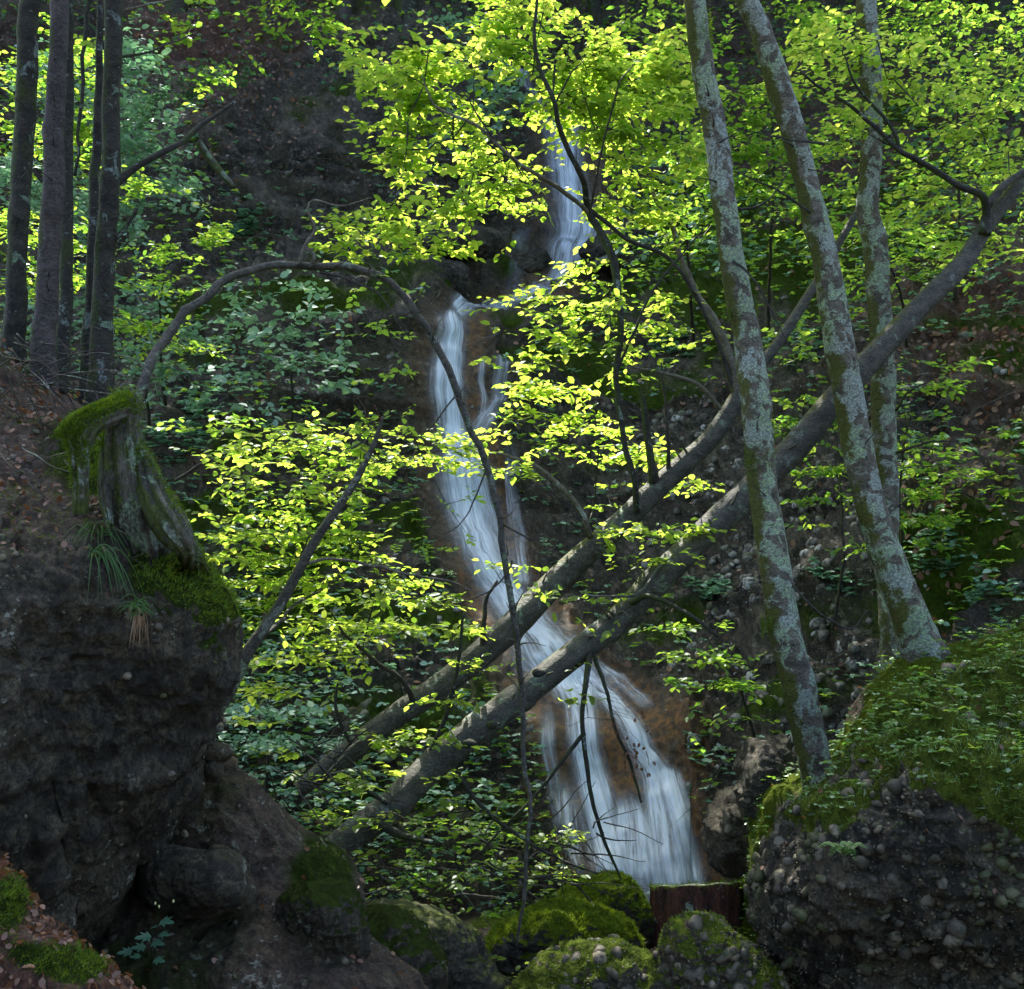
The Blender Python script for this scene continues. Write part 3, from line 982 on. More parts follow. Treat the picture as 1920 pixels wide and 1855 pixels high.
oc_out = [(-600, 640), (-250, 640), (-60, 655), (50, 725), (130, 765), (205, 800), (255, 880), (300, 985), (365, 1045), (410, 1100), (430, 1190), (425, 1260), (395, 1320), (365, 1400), (335, 1490), (290, 1560), (240, 1620), (205, 1690), (150, 1740), (110, 1780), (60, 1950), (-600, 1950)]
outcrop, LV, LN, LM = rock_thing('rock_outcrop', 'huge dark overhanging rock on the left with a moss cushion on its shoulder', 'rock', oc_out, (40, 1250), 5.7, .9, 2.6, 'rock_left', moss_left, lit_left,
    seg=420, rings=130, seed=3, big=.12, mid=.05, fine=.02, strata=.012,
    dd=lambda x, y: .9 * sstep(1150, 700, y) * sstep(500, 100, x) + .25 * np.sin(x / 130.) * sstep(1000, 1300, y))
rng = np.random.default_rng(5)
lx, ly, ld = inpx(LV)
wm_ = LM * sstep(0.35, .7, LM) * (lx > 90) * (ld < 7)
p_, n_ = surf_sample(LV, LN, wm_, 26000, rng)
p_ = p_ + n_ * (.035 * np.clip(fbm(p_, 7, 3, 44) + .3, 0, 1))[:, None]
tufts(outcrop, p_, n_, .022, .0022, 'moss', rng, up=.3, name='moss_cushion')
p_, n_ = surf_sample(LV, LN, sstep(1150, 800, ly) * (lx > -60) * (LM < .4), 900, rng)
litter_leaves(outcrop, p_, n_, .032, 'leaf_dry', rng, lift=.03)
p_, n_ = surf_sample(LV, LN, (lx > -60) * (LM < .4) * (.25 + sstep(1200, 800, ly)), 2600, rng)
pebbles(outcrop, p_, n_, .004 + .016 * rng.random(len(p_)) ** 4, 'pebble', rng, singles=40, name='stone')
p_, n_ = surf_sample(LV, LN, sstep(1150, 800, ly) * (lx > -60) * (lx < 260) * (fbm(LV, 3, 3, 8) > .12), 9000, rng)
tufts(outcrop, p_, n_, .015, .002, 'moss', rng, up=.2, name='thin_moss')

# near leaf littered bank in the corner
def moss_corner(v, n):
    x, y, _ = inpx(v)
    return .9 * np.exp(-(((x - 10) / 50) ** 2 + ((y - 1690) / 60) ** 2)) + .9 * np.exp(-(((x - 140) / 70) ** 2 + ((y - 1810) / 40) ** 2)) + .5 * np.exp(-(((x - 50) / 60) ** 2 + ((y - 1790) / 30) ** 2))


corner, CV, CN, CM = rock_thing('leaf_bank', 'low bank of brown leaf litter and moss in the bottom left corner', 'bank',
    [(-500, 1450), (-100, 1560), (0, 1650), (60, 1720), (140, 1780), (215, 1850), (230, 1950), (-100, 2100), (-500, 2000)], (-120, 1860), 4.3, .5, .5, 'rock_left', moss_corner,
    lambda v, n: 1 - .0 * n[..., 2], seg=260, rings=70, seed=12, big=.05, mid=.03)
p_, n_ = surf_sample(CV, CN, CM * (CM > .35), 7000, rng)
tufts(corner, p_, n_, .018, .0018, 'moss', rng, up=.3, name='moss_cushion')


p_, n_ = surf_sample(CV, CN, (CM < .5) * 1.0, 6000, rng)
litter_leaves(corner, p_, n_, .028, 'leaf_dry', rng, singles=200, lift=.02)

# earth bank right of / below the outcrop
def moss_bank(v, n):
    x, y, _ = inpx(v)
    return .8 * np.exp(-(((x - 600) / 60) ** 2 + ((y - 1640) / 60) ** 2)) + .25 + .3 * fbm(v, 2, 2, 2)


bank, BV, BN, BM = rock_thing('earth_bank', 'dark crumbling slope of earth and stones beneath the overhanging rock', 'bank',
    [(150, 1560), (330, 1420), (405, 1405), (450, 1450), (510, 1510), (570, 1560), (625, 1600), (665, 1660), (690, 1740), (740, 1800), (800, 1900), (600, 2150), (0, 2150), (0, 1700)], (380, 1800), 6.6, .45, 2.2, 'rock_left', moss_bank,
    lambda v, n: .25 + 0 * n[..., 2], seg=300, rings=84, seed=22, big=.12, mid=.05, fine=.02, strata=.02, dd=lambda x, y: -.5 * sstep(1600, 1900, y))
p_, n_ = surf_sample(BV, BN, np.exp(-(((inpx(BV)[0] - 600) / 50) ** 2 + ((inpx(BV)[1] - 1640) / 60) ** 2)), 5000, rng)
tufts(bank, p_[::3], n_[::3], .016, .002, 'moss', rng, name='moss_cushion')
p_, n_ = surf_sample(BV, BN, 1.0 + 0 * BM, 420, rng)
pebbles(bank, p_, n_, rng.uniform(.01, .03, len(p_)), 'pebble', rng, singles=120, name='stone')
p_, n_ = surf_sample(BV, BN, 1.0 + 0 * BM, 260, rng)
litter_leaves(bank, p_, n_, .035, 'leaf_dry', rng)


def oval(cx, cy, rx, ry, k=12, seed=0, j=.12):
    r = np.random.default_rng(seed)
    return [(cx + rx * math.cos(t) * (1 + r.uniform(-j, j)), cy + ry * math.sin(t) * (1 + r.uniform(-j, j))) for t in np.linspace(0, 2 * math.pi, k, endpoint=False)]


G_ROCK = 'boulders on the gorge floor'
low = lambda v, n: .15 + .3 * fbm(v, 3, 2, 2)
topmoss = lambda v, n: sstep(.1, .6, n[..., 2] + .5 * fbm(v, 4, 2, 2)) * .9
rock_thing('stone', 'flat dark stone wedged under the overhang, lying on the small grey stone', 'stone', oval(398, 1412, 36, 16, seed=1), (398, 1412), 6.2, .12, .2, 'rock_left', low, seg=90, rings=24, seed=31, big=.02, mid=.02, fine=.005)
rock_thing('stone', 'small pale grey stone on the dark slope just under the flat stone', 'stone', oval(397, 1446, 21, 18, seed=2), (397, 1446), 6.15, .1, .15, 'rock_left', low, seg=90, rings=24, seed=32, big=.02, mid=.015, fine=.005)
rock_thing('boulder', 'rounded dark boulder set in the slope under the overhanging rock', 'boulder', oval(370, 1652, 100, 58, seed=3), (370, 1652), 6.05, .3, .5, 'rock_left', low, group=G_ROCK, seg=200, rings=60, seed=33, big=.05, mid=.04, fine=.012, strata=.02)
rock_thing('boulder', 'angular grey boulder with mossy top at the lower edge of the slope', 'boulder', [(560, 1670), (600, 1655), (650, 1665), (680, 1720), (690, 1790), (640, 1810), (560, 1760), (530, 1700)], (615, 1725), 6.1, .3, .5, 'rock_left', lambda v, n: topmoss(v, n) * .6, group=G_ROCK, seg=200, rings=60, seed=34, big=.05, mid=.03, strata=.02)
rock_thing('boulder', 'dark undercut boulder in shadow left of the layered rock slab', 'boulder', [(670, 1720), (720, 1700), (770, 1730), (815, 1790), (820, 1860), (760, 1950), (650, 1950), (640, 1800)], (735, 1830), 6.9, .4, .6, 'rock_left', topmoss, group=G_ROCK, seg=220, rings=60, seed=35, big=.06, mid=.04, strata=.02)
rock_thing('rock_slab', 'long layered rock slab with thin moss in front of the leafy thicket', 'rock', [(700, 1712), (790, 1706), (850, 1722), (900, 1765), (915, 1810), (960, 1870), (900, 1950), (780, 1900), (730, 1780)], (820, 1800), 7.6, .4, .7, 'rock_moss', lambda v, n: topmoss(v, n) * .48, group=G_ROCK, seg=240, rings=60, seed=36, big=.06, mid=.03, strata=.05)


def bright_moss(v, n): return sstep(-.1, .5, n[..., 2] + .5 * fbm(v, 3, 2, 2)) * 1.0


def mossy(name, label, outl, c, d, tf, tb, seed, cnt, k='moss_bright', f=bright_moss, **kw):
    t, v, n, m_ = rock_thing(name, label, 'boulder', outl, c, d, tf, tb, 'rock_moss', f, group=G_ROCK, seed=seed, seg=220, rings=60, **kw)
    p, nn = surf_sample(v, n, m_ * (m_ > .4), cnt, rng)
    tufts(t, p, nn, .03, .0035, k, rng, up=.3)
    return t, v, n


mossy('boulder', 'low boulder with a bright moss cap behind the fallen twigs, left of the mossy dome', [(915, 1770), (940, 1735), (1000, 1712), (1060, 1705), (1140, 1712), (1190, 1740), (1200, 1790), (1100, 1850), (950, 1850), (910, 1810)], (1050, 1775), 8.8, .45, .6, 41, 12000, big=.09, mid=.05)
mossy('boulder', 'green mossy dome of rock at the foot of the waterfall', [(1050, 1700), (1075, 1664), (1120, 1650), (1165, 1652), (1205, 1695), (1230, 1740), (1200, 1780), (1080, 1770)], (1135, 1712), 10.0, .4, .6, 42, 8000, 'moss', big=.08, mid=.04)


def cong(name, label, outl, c, d, tf, tb, seed, npeb, mossf, sizes=(.009, .05), singles=300, ntuft=5000, **kw):
    t, v, n, m_ = rock_thing(name, label, 'boulder', outl, c, d, tf, tb, 'rock_cong', mossf, group=G_ROCK, seed=seed, **kw)
    wgt = (1.02 - m_) * sstep(-.5, .3, fbm(v, 2.2, 3, seed + 5)) + .02
    p, nn = surf_sample(v, n, wgt, npeb, rng)
    nn = norm(nn + rng.normal(0, .25, nn.shape))
    sz = sizes[0] + (sizes[1] - sizes[0]) * rng.random(npeb) ** 8
    pebbles(t, p, nn, sz, 'pebble', rng, singles=singles)
    p, nn = surf_sample(v, n, m_ * (m_ > .35), ntuft, rng)
    tufts(t, p, nn, .022, .0028, 'moss_mid', rng, up=.4)
    return t, v, n, m_


cong('boulder', 'long low pebbly conglomerate boulder along the bottom edge', [(960, 1870), (1010, 1815), (1080, 1785), (1180, 1782), (1270, 1810), (1330, 1820), (1400, 1850), (1420, 1950), (950, 1950)], (1190, 1865), 7.3, .45, .6, 51, 1900, lambda v, n: topmoss(v, n) * .75, seg=300, rings=80, big=.06, mid=.06, fine=.02, ntuft=7000, singles=200)
cong('boulder', 'knobbly conglomerate lump in front of the red rotten stump', [(1240, 1805), (1258, 1755), (1292, 1725), (1335, 1728), (1370, 1765), (1420, 1820), (1460, 1870), (1400, 1950), (1250, 1900)], (1330, 1815), 7.0, .3, .5, 52, 1400, lambda v, n: topmoss(v, n) * .8, seg=240, rings=70, big=.06, mid=.06, fine=.02, ntuft=5000, singles=200)


def moss_right(v, n):
    x, y, _ = inpx(v)
    line = np.interp(x, [1400, 1500, 1580, 1650, 1750, 1850, 1920, 2300], [1560, 1530, 1480, 1440, 1460, 1560, 1600, 1650])
    return sstep(60, -50, y - line + 150 * fbm(v, 2.2, 4, 6)) * 1.0 + .2 * topmoss(v, n)


big_t, RV, RN, RM = cong('boulder', 'great pebble studded conglomerate boulder filling the bottom right corner', [(1458, 1650), (1478, 1585), (1530, 1525), (1600, 1475), (1655, 1385), (1715, 1310), (1810, 1280), (1950, 1240), (2250, 1200), (2500, 1500), (2400, 2000), (1580, 2050), (1500, 1850), (1452, 1730)], (1810, 1600), 7.3, .95, 1.6, 61, 16000, moss_right,
    sizes=(.009, .055), seg=420, rings=130, big=.12, mid=.08, fine=.03, ntuft=30000, dd=lambda x, y: .35 * sstep(1700, 1850, y) + .5 * sstep(1500, 1300, y))


def moss_rb(v, n): return .6 + .5 * fbm(v, 2, 2, 3)


rbank, QV, QN, QM = rock_thing('mossy_bank', 'mossy bank behind the big boulder where the pale trunks stand', 'bank',
    [(1440, 1560), (1480, 1490), (1560, 1440), (1620, 1330), (1690, 1250), (1790, 1215), (1950, 1180), (2300, 1120), (2600, 1300), (2400, 1900), (1500, 1900)], (1850, 1550), 9.7, .7, 2.2, 'rock_moss', moss_rb, lambda v, n: .3 + 0 * n[..., 2], seg=280, rings=84, seed=63, big=.15, mid=.06)
# ground cover on the right boulder and bank
def rosettes(parent, p, n, size, mat, rng, per=6, name='ground_cover', rise=.04):
    k = len(p)
    a = Acc()
    ctr = p + (n * .3 + np.array([0, 0, 1.])) * rise * rng.uniform(.3, 1.4, k)[:, None]
    base = rng.uniform(0, 6.28, k)
    for j in range(per):
        an = base + j * 2 * math.pi / per + rng.normal(0, .25, k)
        d = np.stack([np.cos(an), np.sin(an), rng.normal(.05, .2, k)], -1)
        leaves_into(a, ctr, norm(d), norm(np.array([0, 0, 1.]) + rng.normal(0, .3, (k, 3))), size * rng.uniform(.6, 1.2, k), rng)
    return a.build(name, M[mat], parent, kind='stuff')


for (V_, N_, M_, T_, cnt) in ((RV, RN, RM, big_t, 1500), (QV, QN, QM, rbank, 1900)):
    p_, n_ = surf_sample(V_, N_, M_ * (M_ > .5) * (N_[..., 2] > .1), cnt, rng)
    rosettes(T_, p_, n_, .03, 'leaf_small', rng, 6, rise=.05)
p_, n_ = surf_sample(QV, QN, (QM > .3) * 1.0, 9000, rng)
tufts(rbank, p_, n_, .03, .003, 'moss_mid', rng)

for (V_, N_, M_, T_, cnt) in ((RV, RN, RM, big_t, 10000), (QV, QN, QM, rbank, 9000)):
    p_, n_ = surf_sample(V_, N_, M_ * (M_ > .4), cnt, rng)
    tufts(T_, p_, n_, .06, .0018, 'leaf_small', rng, up=.35, name='thin_grass', spread=.7)
    p_, n_ = surf_sample(V_, N_, (N_[..., 2] > .2) * 1.0, 260, rng)
    litter_leaves(T_, p_, n_, .03, 'leaf_dry', rng, lift=.03)
    p_, n_ = surf_sample(V_, N_, M_ * (M_ > .5) * (N_[..., 2] > .1), 420, rng)
    rosettes(T_, p_[:140], n_[:140], .05, 'leaf_green', rng, 5, rise=.08)

# ------------------------------------------------------------------ wall dressing: pebbles, small plants, litter
def wall_sample(cnt, wfun, rng, box=(-350, 2400, 0, 1750)):
    x = rng.uniform(box[0], box[1], cnt * 4); y = rng.uniform(box[2], box[3], cnt * 4)
    keep = rng.random(cnt * 4) < wfun(np.clip(x, 0, 1900), y)
    x, y = x[keep][:cnt], y[keep][:cnt]
    p, n, wm, h = wall_points(x, y)
    return p, n, x, y


def gs(x, y, cx, cy, rx, ry): return np.exp(-(((x - cx) / rx) ** 2 + ((y - cy) / ry) ** 2))


p_, n_, x_, y_ = wall_sample(17000, lambda x, y: np.clip(1.2 * gs(x, y, 1480, 1030, 170, 170) + gs(x, y, 1290, 830, 110, 120) + .8 * gs(x, y, 1570, 1330, 120, 120) + .7 * gs(x, y, 1450, 1480, 70, 90) + .25 * gs(x, y, 640, 330, 170, 120) + .12, 0, 1) * (1 - watermask(x, y)), rng)
pebbles(gorge, p_, n_, .012 + .08 * rng.random(len(p_)) ** 5, 'pebble_grey', rng, singles=300)
# litter
p_, n_, x_, y_ = wall_sample(22000, lambda x, y: np.clip(1.4 * gs(x, y, 400, 130, 140, 140) + .7 * gs(x, y, 330, 50, 150, 60) + .4 * gs(x, y, 1830, 640, 150, 120) + .35 * gs(x, y, 1650, 350, 300, 250) + .3 * gs(x, y, 60, 300, 100, 300) + .25 * gs(x, y, 1850, 1000, 100, 250) + .03, 0, 1) * (1 - watermask(x, y)), rng)
litter_leaves(gorge, p_, n_, .085, 'leaf_dry', rng, lift=.03)
# low plants clinging to the wall
p_, n_, x_, y_ = wall_sample(8000, lambda x, y: np.clip(.30 + .5 * gs(x, y, 1650, 300, 350, 350) + .6 * gs(x, y, 450, 1250, 150, 200) + .5 * gs(x, y, 150, 350, 250, 400) + .5 * gs(x, y, 900, 200, 100, 120) + .6 * gs(x, y, 600, 1500, 250, 120) + .3 * fbm(P(x, y, depth(x, y)), .7, 2, 77)
              - .3 * gs(x, y, 550, 250, 180, 160) - .6 * gs(x, y, 900, 450, 170, 120) - .4 * gs(x, y, 1250, 850, 180, 250) - .25 * gs(x, y, 700, 620, 150, 100) - .6 * gs(x, y, 1500, 1130, 210, 260) - .5 * gs(x, y, 1840, 680, 150, 130) - .3 * gs(x, y, 1850, 1050, 100, 150), 0, 1) * (1 - watermask(x, y)) ** 2, rng)
rosettes(gorge, p_, n_, .085, 'leaf_teal', rng, 5, name='low_plants', rise=.18)
p_, n_, x_, y_ = wall_sample(7500, lambda x, y: np.clip(.12 + .8 * gs(x, y, 1650, 300, 350, 350) + .5 * gs(x, y, 500, 1300, 200, 200) + .5 * gs(x, y, 130, 350, 250, 400) + .5 * gs(x, y, 1330, 520, 150, 200) + .3 * fbm(P(x, y, depth(x, y)), .7, 2, 97)
              - .4 * gs(x, y, 550, 250, 180, 160) - .6 * gs(x, y, 900, 450, 170, 120) - .4 * gs(x, y, 1250, 850, 180, 250) - .5 * gs(x, y, 1500, 1130, 210, 260) - .5 * gs(x, y, 1840, 680, 150, 130), 0, 1) * (1 - watermask(x, y)) ** 2, rng)
rosettes(gorge, p_, n_, .08, 'leaf_green', rng, 5, name='low_plants', rise=.2)
# dead twigs hanging on the wall and lying over it
def debris(parent, cnt, wfun, ln, r, mat, rng, name='dead_twigs', droop=.5, box=(0, 1920, 0, 1750)):
    p, n, x, y = wall_sample(cnt, wfun, rng, box)
    a = Acc()
    d = norm(rng.normal(0, 1, p.shape) * np.array([1, .5, .6]) + np.array([0, -.1, -droop]))
    L = ln * rng.uniform(.4, 1.4, len(p))[:, None]
    p = p + n * .05
    m1 = p + d * L * .5 + rng.normal(0, .06, p.shape) * L; e = p + d * L + np.array([0, 0, -.12]) * L + n * .03
    rr = r * rng.uniform(.5, 1.3, len(p))
    sticks_into(a, p, m1, rr, rr * .8); sticks_into(a, m1, e, rr * .8, rr * .4)
    return a.build(name, M[mat], parent, kind='stuff')


debris(gorge, 900, lambda x, y: np.clip(.05 + gs(x, y, 1800, 650, 160, 160) + .8 * gs(x, y, 560, 620, 160, 160) + .5 * gs(x, y, 1350, 450, 120, 150) + .4 * gs(x, y, 480, 330, 120, 120) + .5 * gs(x, y, 800, 1600, 250, 100), 0, 1), .7, .006, 'twig_pale', rng)

# ------------------------------------------------------------------ trees left
G_L = 'slim trunks on the left bank'
G_CROWN = []


def trunk_tree(name, label, pts, wpx, mat, group, seed, jit=.02, flare=.35, sides=22, crown_at=None, cr=2.2, cn=2200, up=6.0, cmat='leaf_green', wob=.07):
    t = thing(name, label, 'tree', group)
    p = [tuple(x) for x in pts][::-1]                    # base first
    ww = list(wpx)[::-1]
    # carry the stem on above the frame
    (x1, y1, d1), (x0, y0, d0) = p[-1], p[-2]
    s = 1.0
    k = 0.8 * (y1 - y0)
    p2 = p + [(x1 + (x1 - x0) * s, y1 - 420, d1 + .2), (x1 + (x1 - x0) * 1.6, y1 - 1100, d1 + .4)]
    w2 = ww + [ww[-1] * .85, ww[-1] * .5]
    o, c, r = tube('trunk', p2, w2, M[mat], t, sides, wob, seed, jit, flare)
    top_ = c[-1]
    if crown_at is None: crown_at = top_
    crown(t, crown_at, cr, cn, .16, seed + 900, cmat)  # unseen crown, set where it shades the rocks and banks below
    # limbs into the crown
    rg = np.random.default_rng(seed)
    for j in range(5):
        a = Acc()
        q = np.array([top_ * (1 - .0), crown_at + rg.normal(0, .6, 3) * cr * np.array([1, 1, .4])])
        cc = spline(np.array([c[-12 - 3 * j], (c[-12 - 3 * j] + q[1]) / 2 + rg.normal(0, .15, 3), q[1]]), 12)
        tube_into(a, cc, np.linspace(.04, .01, 12), 6)
        a.build('limb', M[mat], t)
    return t, c, r


CL = lambda x, y, z: np.array([x, y, z], float)
LT = []
LT.append(trunk_tree('spruce_tree', 'dark slim trunk at the far left edge, mossy and straight', [(58, -60, 7.3), (45, 250, 7.3), (32, 500, 7.2), (20, 680, 7.2)], [36, 38, 36, 44], 'bark_dark', G_L, 1, crown_at=CL(-4.6, 10.6, 9.8)))
LT.append(trunk_tree('spruce_tree', 'purplish grey trunk with root flare, second from the left edge', [(113, -60, 6.8), (104, 200, 6.8), (94, 450, 6.8), (84, 640, 6.8), (78, 770, 6.8)], [32, 36, 40, 42, 50], 'bark_purple', G_L, 2, flare=.6, crown_at=CL(-3.2, 10.8, 9.8)))
LT.append(trunk_tree('beech_tree', 'thin mossy trunk standing right behind the purplish grey trunk', [(130, -60, 8.2), (128, 200, 8.2), (124, 480, 8.1), (115, 740, 8.0)], [18, 20, 24, 28], 'bark_dark', G_L, 3, crown_at=CL(-4.0, 12, 11)))
LT.append(trunk_tree('beech_tree', 'slender dark stem pressed against the thick lichen flecked trunk', [(190, -60, 7.5), (182, 250, 7.5), (172, 480, 7.4), (160, 760, 7.4)], [10, 17, 19, 22], 'bark_dark', G_L, 4, crown_at=CL(-5.6, 12, 11)))
t5 = trunk_tree('beech_tree', 'dark lichen flecked trunk throwing a thick limb out to the right', [(218, -60, 7.2), (210, 150, 7.2), (207, 330, 7.2), (196, 520, 7.2), (188, 770, 7.1)], [33, 32, 35, 38, 44], 'bark_dark', G_L, 5, crown_at=CL(-2.2, 11.4, 10.2), cr=2.6, cn=2600)
LT.append(t5)
tube('limb', [(214, 348, 7.2), (250, 318, 7.25), (300, 290, 7.3), (345, 262, 7.4), (385, 228, 7.5), (440, 190, 7.6)], [16, 13, 12, 10, 9, 5], M['bark_dark'], t5[0], 10, jit=.02)
tube('limb', [(205, 460, 7.2), (235, 428, 7.2), (258, 392, 7.2)], [11, 8, 5], M['bark_dark'], t5[0], 8, jit=.02)
tube('limb', [(212, 112, 7.2), (290, 95, 7.3), (370, 60, 7.5)], [6, 4, 2], M['twig'], t5[0], 6, jit=.03)
tube('limb', [(232, 20, 7.2), (265, 12, 7.2), (320, 0, 7.3), (360, -20, 7.3)], [7, 5, 4, 3], M['twig_pale'], t5[0], 6, jit=.03)
spray(t5[0], (232, 20, 7.3), [(270, 40, 90, 45, 8, 1.0), (330, 20, 60, 25, 8)], 'leaf_green', seed=201, size=.07, cov=.9, singles=120)
# two thin background stems between the left trunks
for k, (pt, lb) in enumerate([([(172, -40, 10), (160, 60, 10), (152, 180, 10), (140, 330, 10)], 'crooked thin stem rising between the left trunks')]):
    t = thing('sapling', lb, 'sapling')
    tube('stem', pt[::-1], [6, 9], M['bark_dark'], t, 8, jit=.05, seed=k)

# mossy broken stump on the outcrop
st = thing('broken_stump', 'tall splintered mossy stump leaning on the rock outcrop', 'stump')
rg = np.random.default_rng(77)


def stump_mesh(pts, wpx, seed, rag=.3, sides=40, mat='wood_old'):
    c, r = path(pts, wpx, n=46)
    n = len(c)
    t = norm(np.gradient(c, axis=0))
    ref = np.array([0, -1., 0.1]); a = norm(np.cross(t, ref)); b = np.cross(t, a)
    th = np.linspace(0, 2 * math.pi, sides, endpoint=False)
    dirs = a[:, None] * np.cos(th)[None, :, None] + b[:, None] * np.sin(th)[None, :, None]
    rib = .13 * np.sin(th * 9 + seed) + .09 * np.sin(th * 17 + 2 * seed) + .07 * np.sin(th * 5)
    s = np.linspace(0, 1, n)
    v0 = c[:, None] + dirs * r[:, None, None]
    rr = r[:, None] * (1 + rib[None] * (1 - .3 * s[:, None]) + .12 * fbm(v0, 7, 3, seed))
    v = c[:, None] + dirs * rr[..., None]
    # ragged top (last rows = top)
    v[-6:] += (t[-6:, None] * (np.abs(fbm(v0[-6:], 12, 2, seed + 4)) * rag * np.linspace(0, 1, 6)[:, None])[..., None])
    ac = Acc(); ix = np.arange(n * sides).reshape(n, sides)
    q = np.stack([ix[:-1], np.roll(ix, -1, 1)[:-1], np.roll(ix, -1, 1)[1:], ix[1:]], -1).reshape(-1, 4)
    V = np.vstack([v.reshape(-1, 3), c[-3]])
    tr = [(n * sides, ix[-1, k], ix[-1, (k + 1) % sides]) for k in range(sides)]
    ac.add(V, q, tr)
    return ac, v


for nm_, pts_, w_s, sd_, rg_, dd_ in (
    ('trunk', [(262, 1120, 5.75), (262, 1040, 5.4), (245, 960, 5.28), (236, 890, 5.25), (230, 820, 5.25), (236, 752, 5.25)], [150, 125, 94, 76, 64, 46], 3, .12, 0),
    ('root', [(372, 1075, 5.5), (350, 1030, 5.2), (318, 985, 5.15), (288, 930, 5.2), (262, 850, 5.25)], [40, 40, 60, 54, 26], 5, .05, 0),
    ('root', [(150, 965, 5.0), (150, 900, 5.0), (148, 850, 5.0), (140, 815, 5.0)], [26, 30, 34, 40], 8, .05, 0),
    ('root', [(205, 985, 5.1), (196, 930, 5.15), (198, 870, 5.2), (212, 800, 5.25)], [14, 22, 24, 20], 12, .05, 0),
    ('root', [(135, 832, 5.0), (165, 795, 5.05), (205, 775, 5.15), (238, 765, 5.25)], [56, 48, 44, 40], 9, .04, 0)):
    sa, sv_ = stump_mesh(pts_, w_s, sd_, rg_)
    sa.build(nm_, M['wood_old'], st)
    cen = sv_.mean(1, keepdims=True); sn_ = norm(sv_ - cen)
    tt_ = norm(np.gradient(cen[:, 0], axis=0))
    if sd_ != 9: sn_[-4:] = norm(sn_[-4:] + 1.5 * tt_[-4:, None])
    top_ = np.linspace(0, 1, len(sv_))[:, None]
    wt_ = np.clip(fbm(sv_, 5, 3, 30 + sd_) * 1.6 + (1.3 * sn_[..., 2] + .5 if sd_ == 9 else 1.1 * sstep(.7, 1, top_) + .5 * sn_[..., 2] - .25), 0, 1)
    p_, nn_ = surf_sample(sv_, sn_, wt_, 9000 if sd_ == 9 else 3000, rg)
    bump_ = np.clip(fbm(p_, 9, 2, 5)[:, None] + .4, 0, 1) * (.035 if sd_ == 9 else .008)
    tufts(st, p_ + nn_ * bump_ * rg.random((len(p_), 1)), nn_, .016, .002, 'moss', rg, up=-.1, name='moss_cushion', spread=.6)

# sedge tuft on the outcrop
def blades(parent, root, cnt, L, wd, mat, rng, name='blade', lean=(0, 0, 0), spread=.8, droop=1.0, singles=True):
    big = Acc()
    for k in range(cnt):
        an = rng.uniform(0, 6.28)
        h = np.array([math.cos(an), math.sin(an), 0]) * spread + np.array(lean)
        l = L * rng.uniform(.5, 1.15)
        s_ = np.linspace(0, 1, 8)[:, None]
        c = np.array(root) + rng.normal(0, .015, 3) + h * l * s_ + np.array([0, 0, 1.]) * l * (s_ * (.75) - droop * s_ ** 2)
        t = norm(np.gradient(c, axis=0)); sd = norm(np.cross(t, np.array([0, -1., .3]) + rng.normal(0, .3, 3)))
        w_ = wd * (1 - s_ ** 2.5) + .0003
        v = np.stack([c - sd * w_, c + sd * w_], 1).reshape(-1, 3)
        ix = np.arange(16).reshape(8, 2)
        q = np.stack([ix[:-1, 0], ix[:-1, 1], ix[1:, 1], ix[1:, 0]], -1)
        a = Acc() if singles else big
        a.add(v, q, tint=rng.random())
        if singles: a.build(name, M[mat], parent)
    if not singles: big.build(name, M[mat], parent, kind='stuff')


sg = thing('sedge_tuft', 'long bladed sedge tuft arching out of the rock under the stump', 'grass tuft')
blades(sg, P(182, 1005, 5.15), 60, .24, .0022, 'grass', rg, spread=.7)
sg2 = thing('sedge_tuft', 'drooping blue green sedge hanging down the outcrop below the arching tuft', 'grass tuft')
blades(sg2, P(178, 1045, 5.05), 34, .28, .0028, 'grass', rg, lean=(.25, -.2, 0), spread=.45, droop=1.45)
sg3 = thing('sedge_tuft', 'small tuft with dead straw hanging under the moss cushion', 'grass tuft')
blades(sg3, P(255, 1140, 4.95), 46, .13, .0016, 'grass', rg, lean=(.05, -.2, 0), spread=.7, droop=.9)
blades(sg3, P(262, 1160, 4.95), 40, .14, .0012, 'straw', rg, name='dead_blade', lean=(0, -.1, 0), spread=.2, droop=1.5)

# dead roots and twigs over the outcrop
tw = thing('dead_roots', 'loose dead roots and twigs trailing over the dark outcrop', 'roots')
for k in range(90):
    x, y = rg.uniform(-10, 230), rg.uniform(640, 1120)
    if k < 36: x, y = rg.uniform(-10, 140), rg.uniform(620, 760)
    an = rg.uniform(-.6, 1.2); L = rg.uniform(40, 130)
    d0 = 5.15 + .6 * (y < 800) + .2 * (y < 950)
    tube('root', [(x, y, d0), (x + L * .5 * math.cos(an), y + L * .5 * math.sin(an) + rg.uniform(-14, 14), d0 - .06), (x + L * math.cos(an), y + L * math.sin(an) + rg.uniform(0, 30), d0 - .04)], [3.0, 1.2], M['twig_pale' if k % 3 == 0 else 'twig'], tw, 5, jit=.03, seed=k)

